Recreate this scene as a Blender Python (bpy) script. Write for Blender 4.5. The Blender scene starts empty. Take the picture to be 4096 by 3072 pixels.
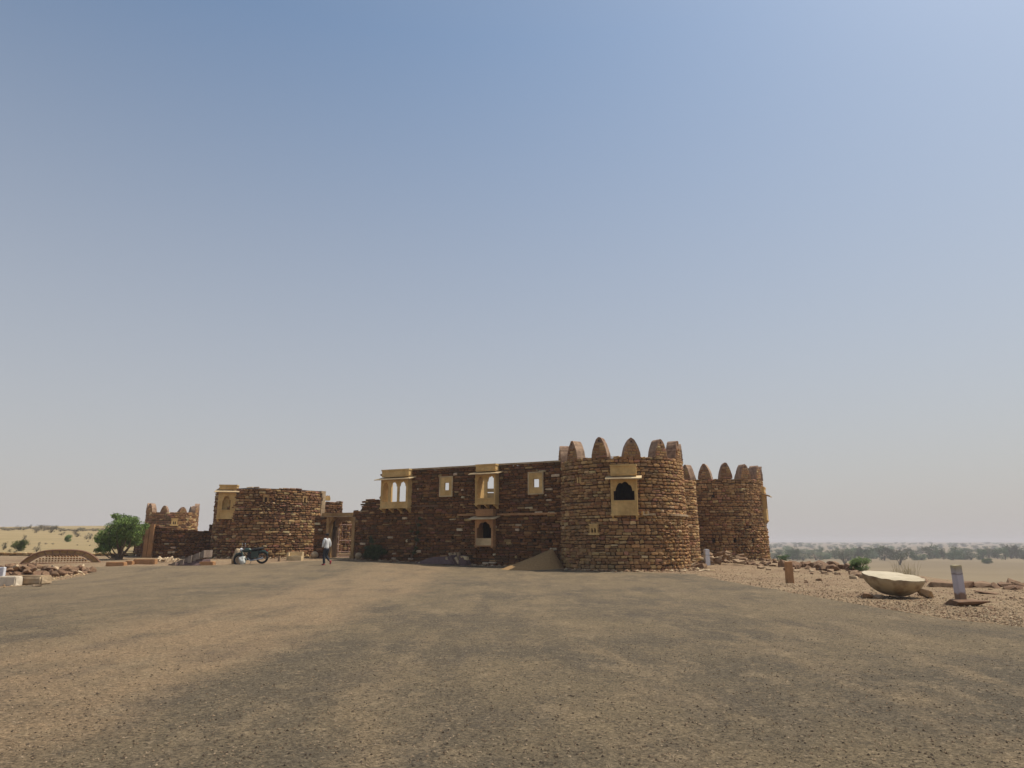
import bpy, bmesh, math, random
from mathutils import Vector, Matrix, noise
R = math.radians
sc = bpy.context.scene
COL = sc.collection
random.seed(7)

# ------------------------------------------------------------------ camera, light, exposure
FPX, PITCH, CAMZ = 2730.0, math.atan(629/2730.0), 1.6
cam_d = bpy.data.cameras.new('camera'); cam = bpy.data.objects.new('camera', cam_d); COL.objects.link(cam)
cam.location = (0, 0, CAMZ); cam.rotation_euler = (R(90)+PITCH, 0, 0)
cam_d.sensor_width = 36; cam_d.lens = 36*FPX/4096; cam_d.clip_start = .1; cam_d.clip_end = 9000
sc.camera = cam

SUN_EL, SUN_AZ = R(62), R(107)          # azimuth measured from -Y (behind the camera) towards +X
sdir = Vector((math.sin(SUN_AZ)*math.cos(SUN_EL), -math.cos(SUN_AZ)*math.cos(SUN_EL), math.sin(SUN_EL)))
sun_d = bpy.data.lights.new('sun', 'SUN'); sun = bpy.data.objects.new('sun', sun_d); COL.objects.link(sun)
sun_d.energy = 4.6; sun_d.angle = R(.55); sun_d.color = (1, .93, .82)
sun.rotation_euler = sdir.to_track_quat('Z', 'Y').to_euler(); sun.location = (20, 5, 60)

w = bpy.data.worlds.new('World'); sc.world = w; w.use_nodes = True
nt = w.node_tree; nt.nodes.clear()
sky = nt.nodes.new('ShaderNodeTexSky'); sky.sky_type = 'NISHITA'; sky.sun_disc = False
sky.sun_elevation = SUN_EL; sky.sun_rotation = math.atan2(sdir.x, sdir.y)
sky.altitude = 200; sky.air_density = 1.0; sky.dust_density = 1.9; sky.ozone_density = 1.6
# dusty desert air: the sky pales towards the horizon
tcw = nt.nodes.new('ShaderNodeTexCoord'); sxw = nt.nodes.new('ShaderNodeSeparateXYZ'); mrw = nt.nodes.new('ShaderNodeMapRange')
nt.links.new(tcw.outputs['Generated'], sxw.inputs[0]); nt.links.new(sxw.outputs[2], mrw.inputs[0])
mrw.inputs[1].default_value = 0; mrw.inputs[2].default_value = .64; mrw.inputs[3].default_value = .96; mrw.inputs[4].default_value = .03
STR = .139
dust = nt.nodes.new('ShaderNodeMix'); dust.data_type = 'RGBA'; dust.inputs[7].default_value = (.505/STR, .475/STR, .465/STR, 1)
bg = nt.nodes.new('ShaderNodeBackground'); bg.inputs[1].default_value = STR
wo = nt.nodes.new('ShaderNodeOutputWorld')
nt.links.new(mrw.outputs[0], dust.inputs[0]); tintw = nt.nodes.new('ShaderNodeMix'); tintw.data_type = 'RGBA'; tintw.blend_type = 'MULTIPLY'; tintw.inputs[0].default_value = 1; tintw.inputs[7].default_value = (.98, 1.02, .96, 1)
nt.links.new(sky.outputs[0], tintw.inputs[6]); nt.links.new(tintw.outputs[2], dust.inputs[6])
nt.links.new(dust.outputs[2], bg.inputs[0]); nt.links.new(bg.outputs[0], wo.inputs[0])
sc.view_settings.view_transform = 'Standard'; sc.view_settings.look = 'None'
sc.view_settings.exposure = 0; sc.view_settings.gamma = 1

# ------------------------------------------------------------------ picture <-> place
cp, sp = math.cos(PITCH), math.sin(PITCH)
def ray(px, py):                        # direction with y = 1
    u, v = px-2048, py-1536
    d = Vector((u, FPX*cp+v*sp, FPX*sp-v*cp)); return d/d.y
def at(px, py, Y):
    d = ray(px, py); return Vector((d.x*Y, Y, CAMZ+d.z*Y))
def sm(t):
    t = min(1, max(0, t)); return t*t*(3-2*t)
def lerp_pts(pts, t):
    if t <= pts[0][0]: return pts[0][1]
    for (a, b), (c, d) in zip(pts, pts[1:]):
        if t <= c: return b+(d-b)*(t-a)/(c-a)
    return pts[-1][1]
def nz(x, y, z=0): return noise.noise(Vector((x, y, z)))

# ------------------------------------------------------------------ terrain
def edge_x(y): return 17.7 + 3.2*sm((29-y)/4) + .5*nz(y*.35, 3.1)
def asphalt_l(y): return lerp_pts([(-30, -60), (20, -34), (24, -19.2), (24.7, -17.9), (30, -19.1), (34, -20.1), (35, -21.2), (38.2, -22.5), (39.2, -17), (41, -14), (43, -12.5), (44.2, -11)], y)
def asphalt_r(y): return lerp_pts([(-30, 11), (13, 9.9), (16, 9.0), (34.0, 8.7), (35.6, 6.2), (36.6, 4.6), (37.6, 3.2), (40, -.3), (42, -5), (44.2, -10.9)], y)
def T(x, y):
    t = sm((y-28)/22)
    z = .3*t + .25*t*sm(-x/12)
    a = x+.3*y
    sd = max(x-edge_x(y), min(y-64, a))
    r = math.hypot(x, y)
    if sd > 0:
        plain = -8.2 + 5.0*sm((r-350)/2600) + .9*nz(x*.004, y*.004)*sm((r-300)/500)
        z = z + (plain-z)*sm(sd/30)
    if y > 40 and x < -.3*y:
        h = sm((-x/y-.3)/.25)
        z += (5.0+1.8*nz(x*.011, 5.7) + .7*nz(x*.03, y*.03))*h*sm((r-70)/190)
        if r > 330: z -= 10*sm((r-330)/500)*h
    return z
def gp(px, py):                         # ground point under a pixel of the 4096 px photograph
    d = ray(px, py); Y = 4.0
    while Y < 3000:
        Y2 = Y*1.004
        if CAMZ+d.z*Y2 <= T(d.x*Y2, Y2):
            return Vector((d.x*Y2, Y2, T(d.x*Y2, Y2)))
        Y = Y2
    return Vector((d.x*Y, Y, T(d.x*Y, Y)))

# ------------------------------------------------------------------ materials
def mat(name, col=None, rough=.93, attr=False, nscale=6, namt=.25, bump=.3, bscale=30, col2=None, rnd=0, metal=0, spec=.25):
    m = bpy.data.materials.new(name); m.use_nodes = True
    n = m.node_tree.nodes; l = m.node_tree.links; b = n['Principled BSDF']
    b.inputs['Roughness'].default_value = rough; b.inputs['Metallic'].default_value = metal
    b.inputs['Specular IOR Level'].default_value = spec
    tc = n.new('ShaderNodeNewGeometry') if not rnd else n.new('ShaderNodeTexCoord')
    vec = tc.outputs['Position'] if not rnd else tc.outputs['Object']
    no = n.new('ShaderNodeTexNoise'); no.inputs['Scale'].default_value = nscale; no.inputs['Detail'].default_value = 6
    no.inputs['Roughness'].default_value = .65
    l.new(vec, no.inputs['Vector'])
    mr = n.new('ShaderNodeMapRange'); mr.inputs[1].default_value = .3; mr.inputs[2].default_value = .7
    mr.inputs[3].default_value = 1-namt; mr.inputs[4].default_value = 1+namt
    l.new(no.outputs[0], mr.inputs[0])
    mx = n.new('ShaderNodeVectorMath'); mx.operation = 'SCALE'
    if attr:
        a = n.new('ShaderNodeAttribute'); a.attribute_name = 'col'; src = a.outputs['Color']
    elif col2:
        c = n.new('ShaderNodeMix'); c.data_type = 'RGBA'
        c.inputs[6].default_value = (*col, 1); c.inputs[7].default_value = (*col2, 1)
        if rnd:
            oi = n.new('ShaderNodeObjectInfo'); l.new(oi.outputs['Random'], c.inputs[0])
        else:
            n2 = n.new('ShaderNodeTexNoise'); n2.inputs['Scale'].default_value = nscale*.23; n2.inputs['Detail'].default_value = 4
            l.new(vec, n2.inputs['Vector'])
            m2 = n.new('ShaderNodeMapRange'); m2.inputs[1].default_value = .38; m2.inputs[2].default_value = .62
            l.new(n2.outputs[0], m2.inputs[0]); l.new(m2.outputs[0], c.inputs[0])
        src = c.outputs[2]
    else:
        c = n.new('ShaderNodeRGB'); c.outputs[0].default_value = (*col, 1); src = c.outputs[0]
    l.new(src, mx.inputs[0]); l.new(mr.outputs[0], mx.inputs['Scale'])
    l.new(mx.outputs[0], b.inputs['Base Color'])
    if bump:
        nb = n.new('ShaderNodeTexNoise'); nb.inputs['Scale'].default_value = bscale; nb.inputs['Detail'].default_value = 5
        l.new(vec, nb.inputs['Vector'])
        bp = n.new('ShaderNodeBump'); bp.inputs['Strength'].default_value = bump; bp.inputs['Distance'].default_value = .02
        l.new(nb.outputs[0], bp.inputs['Height']); l.new(bp.outputs[0], b.inputs['Normal'])
    return m
M_stone = mat('rubble_stone', attr=True, nscale=9, namt=.28, bump=.5, bscale=22)
M_core = mat('mortar', (.065, .036, .018), nscale=5, bump=.5)
M_sand = mat('yellow_sandstone', (.62, .42, .175), nscale=5, namt=.16, bump=.3, col2=(.50, .32, .12), rough=.85)
M_pale = mat('pale_sandstone', (.60, .46, .26), nscale=4, namt=.15, bump=.2, col2=(.42, .30, .165))
M_gate = mat('brown_sandstone', (.38, .235, .10), nscale=5, namt=.25, bump=.3, col2=(.27, .16, .065))
M_coping = mat('coping_stone', (.42, .31, .19), nscale=4, namt=.25, bump=.3, col2=(.30, .20, .11))
M_orange = mat('orange_sandstone', (.44, .23, .10), nscale=4, namt=.2, bump=.25, col2=(.33, .18, .085))
M_plaster = mat('pink_plaster', (.34, .225, .145), nscale=5, namt=.4, bump=.9, bscale=12, col2=(.22, .13, .08))
M_rock = mat('broken_rock', (.21, .125, .07), nscale=7, namt=.3, bump=.5, bscale=14, col2=(.33, .23, .14), rnd=1)
M_rockred = mat('red_rock', (.14, .075, .042), nscale=7, namt=.3, bump=.5, bscale=14, col2=(.26, .165, .095), rnd=1)
M_rockpale = mat('pale_rock', (.50, .38, .24), nscale=7, namt=.2, bump=.5, bscale=14, col2=(.42, .30, .18), rnd=1)
M_white = mat('white_paint', (.62, .62, .64), nscale=9, namt=.2, bump=.15, rough=.75)
M_sandpile = mat('sand', (.30, .18, .075), nscale=14, namt=.25, bump=.7, bscale=45)
M_leaf = mat('acacia_leaf', attr=True, nscale=2, namt=.25, bump=0, rough=.7)
M_bark = mat('bark', (.13, .09, .06), nscale=8)
M_darkmetal = mat('dark_metal', (.03, .03, .032), rough=.45, bump=0, metal=.4)
M_rubber = mat('rubber', (.02, .02, .02), rough=.8, bump=.1)
M_chrome = mat('grey_metal', (.42, .43, .44), rough=.35, metal=.8, bump=0)
M_greenp = mat('green_paint', (.02, .045, .035), rough=.35, bump=0, spec=.5)
M_rust = mat('rusty_metal', (.20, .11, .065), nscale=12, namt=.3, rough=.8)
M_pinkmetal = mat('pink_metal', (.70, .47, .38), nscale=9, rough=.6, bump=0)
M_cream = mat('cream_paint', (.62, .53, .40), nscale=6, namt=.15, bump=.15, rough=.8)
M_tarp = mat('purple_stone', (.125, .080, .072), nscale=5, namt=.25, bump=.5, bscale=9)

# ------------------------------------------------------------------ mesh builder
def merged(name, a, ma, b, mb_, parent=None):
    """core and facing as one mesh with two materials"""
    n = len(a.v); me = bpy.data.meshes.new(name); me.from_pydata(a.v+b.v, [], a.f+[tuple(i+n for i in f) for f in b.f])
    me.materials.append(ma); me.materials.append(mb_)
    me.polygons.foreach_set('material_index', [0]*len(a.f)+[1]*len(b.f))
    at_ = me.attributes.new('col', 'FLOAT_COLOR', 'POINT'); at_.data.foreach_set('color', [k for c in a.c+b.c for k in (*c, 1)]); me.update()
    o = bpy.data.objects.new(name, me); COL.objects.link(o)
    if parent: o.parent = parent
    return o
class MB:
    def __init__(s): s.v = []; s.f = []; s.c = []
    def add(s, vs, fs, col=(1, 1, 1)):
        o = len(s.v); s.v += [tuple(p) for p in vs]; s.f += [tuple(i+o for i in f) for f in fs]; s.c += [col]*len(vs)
    def box(s, x0, x1, y0, y1, z0, z1, M=None, col=(1, 1, 1)):
        vs = [Vector((x, y, z)) for z in (z0, z1) for y in (y0, y1) for x in (x0, x1)]
        if M: vs = [M @ p for p in vs]
        s.add(vs, [(0, 2, 3, 1), (4, 5, 7, 6), (0, 1, 5, 4), (1, 3, 7, 5), (3, 2, 6, 7), (2, 0, 4, 6)], col)
    def tube(s, pts, rad, n=8, M=None, col=(1, 1, 1)):
        pts = [Vector(p) for p in pts]; rs = rad if isinstance(rad, (list, tuple)) else [rad]*len(pts)
        vs = []
        for i, p in enumerate(pts):
            d = (pts[min(i+1, len(pts)-1)]-pts[max(i-1, 0)]).normalized()
            a = d.orthogonal().normalized() if i == 0 else (a-d*a.dot(d)).normalized()
            b = d.cross(a)
            for k in range(n):
                t = 2*math.pi*k/n; q = p+(a*math.cos(t)+b*math.sin(t))*rs[i]; vs.append(M @ q if M else q)
        fs = [(i*n+k, i*n+(k+1) % n, (i+1)*n+(k+1) % n, (i+1)*n+k) for i in range(len(pts)-1) for k in range(n)]
        fs += [tuple(range(n))[::-1], tuple((len(pts)-1)*n+k for k in range(n))]
        s.add(vs, fs, col)
    def build(s, name, m, parent=None, M=None, smooth=False):
        me = bpy.data.meshes.new(name); me.from_pydata(s.v, [], s.f); me.materials.append(m)
        if any(c != (1, 1, 1) for c in s.c):
            at_ = me.attributes.new('col', 'FLOAT_COLOR', 'POINT')
            at_.data.foreach_set('color', [k for c in s.c for k in (*c, 1)])
        if smooth: me.polygons.foreach_set('use_smooth', [True]*len(me.polygons))
        me.update()
        o = bpy.data.objects.new(name, me); COL.objects.link(o)
        if parent: o.parent = parent
        if M: o.matrix_local = M
        return o
def thing(name, label, cat, loc=(0, 0, 0), group=None, rz=0):
    o = bpy.data.objects.new(name, None); COL.objects.link(o); o.location = loc; o.rotation_euler = (0, 0, rz)
    o.empty_display_size = .2
    return tag(o, label, cat, group)
def tag(o, label, cat, group=None):
    o['label'] = label; o['category'] = cat
    if group: o['group'] = group
    return o
def struct(o): o['kind'] = 'structure'; return o
def dup(o, parent=None):
    c = o.copy(); COL.objects.link(c)
    if parent: c.parent = parent
    for ch in list(o.children):
        dup(ch, c)
    return c

# ------------------------------------------------------------------ ground, asphalt
def build_ground():
    # ordered from the left behind the camera, through the view, to the right behind it
    angs = [-180+4*i for i in range(33)] + [-48+.3*i for i in range(1, 321)] + [52+4*i for i in range(32)]
    rad = [.6]
    while rad[-1] < 5200: rad.append(rad[-1]*1.028+.05)
    verts = [(0, 0, T(0, 0)-.03)]; fs = []; n = len(angs)
    for r in rad:
        for a in angs:
            x, y = r*math.sin(R(a)), r*math.cos(R(a))
            z = T(x, y)
            if -20 < y < 44.3:
                ins = min(x-asphalt_l(y), asphalt_r(y)-x)
                z -= .03*sm(ins/.5)
                if ins < 0: z += (.022*nz(x*1.3, y*1.3)+.012*nz(x*4, y*4))*min(1, -ins)
            elif y < 70: z += .02*nz(x*1.3, y*1.3)
            verts.append((x, y, z))
    fs += [(0, 1+(k+1) % n, 1+k) for k in range(n)]
    for i in range(len(rad)-1):
        a = 1+i*n; b = a+n
        fs += [(a+k, a+(k+1) % n, b+(k+1) % n, b+k) for k in range(n)]
    me = bpy.data.meshes.new('ground'); me.from_pydata(verts, [], fs); me.update()
    me.polygons.foreach_set('use_smooth', [True]*len(me.polygons))
    o = bpy.data.objects.new('ground', me); COL.objects.link(o); struct(o)
    m = bpy.data.materials.new('gravelly_ground'); m.use_nodes = True; N = m.node_tree.nodes; L = m.node_tree.links
    b = N['Principled BSDF']; b.inputs['Roughness'].default_value = .95; b.inputs['Specular IOR Level'].default_value = .15
    g = N.new('ShaderNodeNewGeometry')
    def nse(s, det=6, ro=.6):
        t = N.new('ShaderNodeTexNoise'); t.inputs['Scale'].default_value = s; t.inputs['Detail'].default_value = det
        t.inputs['Roughness'].default_value = ro; L.new(g.outputs['Position'], t.inputs['Vector']); return t
    def mixc(f, c1, c2):
        x = N.new('ShaderNodeMix'); x.data_type = 'RGBA'
        if hasattr(f, 'links'): L.new(f, x.inputs[0])
        for i, c in ((6, c1), (7, c2)):
            if isinstance(c, tuple): x.inputs[i].default_value = (*c, 1)
            else: L.new(c, x.inputs[i])
        return x.outputs[2]
    def rng(src, a, b2, lo=0, hi=1):
        r = N.new('ShaderNodeMapRange'); r.inputs[1].default_value = a; r.inputs[2].default_value = b2
        r.inputs[3].default_value = lo; r.inputs[4].default_value = hi; L.new(src, r.inputs[0]); return r.outputs[0]
    near = mixc(rng(nse(.35).outputs[0], .4, .6), (.235, .162, .09), (.155, .092, .05))
    near = mixc(rng(nse(16, 4, .75).outputs[0], .42, .66), near, (.37, .28, .17))
    near = mixc(rng(nse(7, 5, .85).outputs[0], .52, .66), near, (.115, .07, .042))
    near = mixc(rng(nse(1.1, 5, .7).outputs[0], .48, .68), near, (.19, .12, .07))
    plain = mixc(rng(nse(.012, 8, .6).outputs[0], .42, .6), (.175, .128, .068), (.215, .160, .088))
    hill = mixc(rng(nse(.12, 8, .7).outputs[0], .4, .62), (.30, .22, .108), (.25, .188, .092))
    hill = mixc(rng(nse(1.2, 5, .75).outputs[0], .6, .72), hill, (.20, .16, .09))
    sx = N.new('ShaderNodeSeparateXYZ'); L.new(g.outputs['Position'], sx.inputs[0])
    c = mixc(rng(sx.outputs[2], -1, -5), near, plain)
    far = mixc(rng(sx.outputs[1], 52, 62), c, hill)
    leftm = N.new('ShaderNodeMath'); leftm.operation = 'MULTIPLY'
    L.new(rng(sx.outputs[1], 50, 62), leftm.inputs[0]); L.new(rng(sx.outputs[2], -2, 0), leftm.inputs[1])
    c = mixc(leftm.outputs[0], c, hill)
    L.new(c, b.inputs['Base Color'])
    bp = N.new('ShaderNodeBump'); bp.inputs['Strength'].default_value = .8; bp.inputs['Distance'].default_value = .05
    L.new(nse(11, 6, .75).outputs[0], bp.inputs['Height']); L.new(bp.outputs[0], b.inputs['Normal'])
    me.materials.append(m)
build_ground()

def build_asphalt():
    ys = [-18+1.0*i for i in range(22)] + [4.3+.4*i for i in range(100)]
    ys = [y for y in ys if y < 44.2]+[44.2]
    K = 110; verts = []; fs = []
    for y in ys:
        a, c = asphalt_l(y), asphalt_r(y)
        wob = lambda s: .22*nz(y*.9, s)+.10*nz(y*3.1, s+5)+.05*nz(y*8, s+9)
        a += wob(1.3)*2; c += wob(7.7)
        if c < a+.05: c = a+.05
        for k in range(K+1):
            x = a+(c-a)*k/K; verts.append((x, y, T(x, y)+.006))
    for i in range(len(ys)-1):
        for k in range(K):
            p = i*(K+1)+k; fs.append((p, p+1, p+K+2, p+K+1))
    me = bpy.data.meshes.new('asphalt_yard'); me.from_pydata(verts, [], fs); me.update()
    me.polygons.foreach_set('use_smooth', [True]*len(me.polygons))
    o = bpy.data.objects.new('asphalt_yard', me); COL.objects.link(o); struct(o)
    m = bpy.data.materials.new('worn_asphalt'); m.use_nodes = True; N = m.node_tree.nodes; L = m.node_tree.links
    b = N['Principled BSDF']; b.inputs['Roughness'].default_value = .93; b.inputs['Specular IOR Level'].default_value = .15
    g = N.new('ShaderNodeNewGeometry')
    def nse(s, det=6, ro=.6, sc3=None, rot=0, w=0):
        t = N.new('ShaderNodeTexNoise'); t.inputs['Scale'].default_value = s; t.inputs['Detail'].default_value = det
        t.inputs['Roughness'].default_value = ro
        mp = N.new('ShaderNodeMapping'); mp.inputs['Scale'].default_value = sc3 or (1, 1, 1); mp.inputs['Rotation'].default_value = (0, 0, rot)
        mp.inputs['Location'].default_value = (w, w*.7, 0)
        L.new(g.outputs['Position'], mp.inputs[0]); L.new(mp.outputs[0], t.inputs['Vector']); return t.outputs[0]
    def rng(src, a, b2, lo=0, hi=1):
        r = N.new('ShaderNodeMapRange'); r.inputs[1].default_value = a; r.inputs[2].default_value = b2
        r.inputs[3].default_value = lo; r.inputs[4].default_value = hi; L.new(src, r.inputs[0]); return r.outputs[0]
    def mixc(f, c1, c2):
        x = N.new('ShaderNodeMix'); x.data_type = 'RGBA'; L.new(f, x.inputs[0])
        for i, c in ((6, c1), (7, c2)):
            if isinstance(c, tuple): x.inputs[i].default_value = (*c, 1)
            else: L.new(c, x.inputs[i])
        return x.outputs[2]
    def mul(a_, b_):
        x = N.new('ShaderNodeMath'); x.operation = 'MULTIPLY'; L.new(a_, x.inputs[0])
        if isinstance(b_, float): x.inputs[1].default_value = b_
        else: L.new(b_, x.inputs[1])
        return x.outputs[0]
    # grey bitumen, dusty film, tan drifts and bare strips drawn out along the way cars drive (world Y)
    def add(a_, b_, op='ADD'):
        x = N.new('ShaderNodeMath'); x.operation = op
        for i, q in enumerate((a_, b_)):
            if isinstance(q, (int, float)): x.inputs[i].default_value = q
            else: L.new(q, x.inputs[i])
        return x.outputs[0]
    sx = N.new('ShaderNodeSeparateXYZ'); L.new(g.outputs['Position'], sx.inputs[0]); X, Y = sx.outputs[0], sx.outputs[1]
    xw = add(X, mul(add(nse(.22, 4, .6, None, 0, 9), -.5), 3.0)); xw = add(xw, mul(add(nse(1.6, 5, .65, None, 0, 19), -.5), .9))
    TAN, DRK = (.190, .138, .080), (.072, .058, .043)
    c = mixc(rng(nse(.20, 6, .6), .42, .58), (.096, .076, .050), (.142, .107, .063))
    left = mul(rng(xw, -3.0, -3.9), rng(xw, -8.6, -7.0)); c = mixc(mul(left, mul(rng(nse(.6, 6, .62), .25, .50), .95)), c, (.215, .148, .084))
    left2 = rng(xw, -10.0, -12.0); c = mixc(mul(left2, .35), c, TAN)
    far_ = rng(Y, 14, 32); c = mixc(mul(far_, mul(rng(nse(.35, 6, .6, None, 0, 51), .36, .60), .55)), c, TAN)
    c = mixc(mul(rng(nse(.8, 6, .62, (1.1, .5, 1), R(3)), .50, .68), .6), c, TAN)
    c = mixc(mul(rng(nse(.9, 6, .62, (1.2, .35, 1), R(-5), 31), .50, .68), .55), c, DRK)
    c = mixc(mul(rng(nse(1.3, 7, .62, (1.0, .5, 1), R(8), 77), .55, .64), .5), c, (.21, .155, .092))
    for x0 in (3.9, 5.6, .9, -1.2):
        ln = mul(rng(add(add(xw, -x0), 0, 'ADD'), -.28, 0), rng(add(xw, -x0), .28, 0)); c = mixc(mul(ln, mul(rng(nse(.5, 4, .6, None, 0, x0), .42, .58), .6)), c, TAN)
    c = mixc(mul(rng(nse(2.6, 7, .72, None, 0, 12), .54, .68), .55), c, (.21, .155, .09))
    # aggregate: a grain per voronoi cell
    def grain(sc_, lo, hi, c0):
        v = N.new('ShaderNodeTexVoronoi'); v.inputs['Scale'].default_value = sc_; L.new(g.outputs['Position'], v.inputs['Vector'])
        s3 = N.new('ShaderNodeSeparateColor'); L.new(v.outputs['Color'], s3.inputs[0])
        x = N.new('ShaderNodeVectorMath'); x.operation = 'SCALE'; L.new(c0, x.inputs[0]); L.new(rng(s3.outputs[0], 0, 1, lo, hi), x.inputs['Scale']); return x.outputs[0], s3, v
    c, s3a, v1 = grain(62, .62, 1.42, c); c, s3b, v2 = grain(24, .80, 1.22, c)
    c = mixc(mul(rng(s3b.outputs[1], .93, .95), mul(rng(v2.outputs['Distance'], .5, .3), .75)), c, (.27, .205, .13))
    c = mixc(mul(rng(s3b.outputs[2], .90, .93), mul(rng(v2.outputs['Distance'], .5, .3), .8)), c, (.035, .026, .018))
    c = mixc(mul(rng(nse(5, 5, .75, None, 0, 41), .56, .66), .5), c, DRK)
    L.new(c, b.inputs['Base Color'])
    bp = N.new('ShaderNodeBump'); bp.inputs['Strength'].default_value = 1; bp.inputs['Distance'].default_value = .02
    L.new(nse(42, 5, .75), bp.inputs['Height']); L.new(bp.outputs[0], b.inputs['Normal'])
    me.materials.append(m)
build_asphalt()

# ------------------------------------------------------------------ rubble masonry
PAL = {'tower': [((.36, .21, .088), 5), ((.285, .155, .066), 5), ((.42, .27, .12), 1.6), ((.21, .105, .046), 3), ((.32, .16, .09), .8), ((.52, .37, .19), .45), ((.27, .17, .08), 2.5)],
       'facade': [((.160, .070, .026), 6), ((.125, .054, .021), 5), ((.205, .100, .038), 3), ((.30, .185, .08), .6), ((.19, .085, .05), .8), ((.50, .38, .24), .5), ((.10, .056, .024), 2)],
       'bastion': [((.27, .145, .060), 5), ((.205, .10, .042), 5), ((.38, .25, .11), 2.2), ((.14, .065, .03), 2.5), ((.25, .12, .07), 1.0), ((.48, .35, .18), .7), ((.165, .10, .043), 1.5)],
       'ochre': [((.42, .27, .11), 4), ((.34, .21, .09), 4), ((.48, .34, .17), 2)]}
def pick(pal, rnd):
    it = PAL[pal]; t = rnd.random()*sum(w_ for _, w_ in it)
    for c, w_ in it:
        t -= w_
        if t <= 0: break
    k = rnd.uniform(.8, 1.2)*(1.06 if pal == 'tower' else 1.06); return tuple(min(.8, q*k*rnd.uniform(.95, 1.05)) for q in c)

class Path:                                                         # plan line of a wall, outward normal on the camera side
    def __init__(s, pts):
        s.p = [Vector(p) for p in pts]; s.s = [0]
        for a, b in zip(s.p, s.p[1:]): s.s.append(s.s[-1]+(b-a).length)
        s.L = s.s[-1]
        sn = [((b-a).orthogonal()*-1).normalized() for a, b in zip(s.p, s.p[1:])]
        s.n = [sn[0]]+[(a+b).normalized() for a, b in zip(sn, sn[1:])]+[sn[-1]]
    def __call__(s, t):
        t0 = t; t = min(max(t, 0), s.L)
        i = 0
        while i < len(s.s)-2 and s.s[i+1] < t: i += 1
        f = (t-s.s[i])/(s.s[i+1]-s.s[i]); f2 = (t0-s.s[i])/(s.s[i+1]-s.s[i])
        return s.p[i].lerp(s.p[i+1], f2), s.n[i].lerp(s.n[i+1], f).normalized()
def smooth_path(pts, n=5):
    out = []
    P = [Vector(p) for p in pts]; P = [2*P[0]-P[1]]+P+[2*P[-1]-P[-2]]
    for i in range(1, len(P)-2):
        for k in range(n):
            t = k/n
            out.append(.5*((2*P[i])+(P[i+1]-P[i-1])*t+(2*P[i-1]-5*P[i]+4*P[i+1]-P[i+2])*t*t+(3*P[i]-P[i-1]-3*P[i+1]+P[i+2])*t**3))
    return out+[P[-2]]

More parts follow.
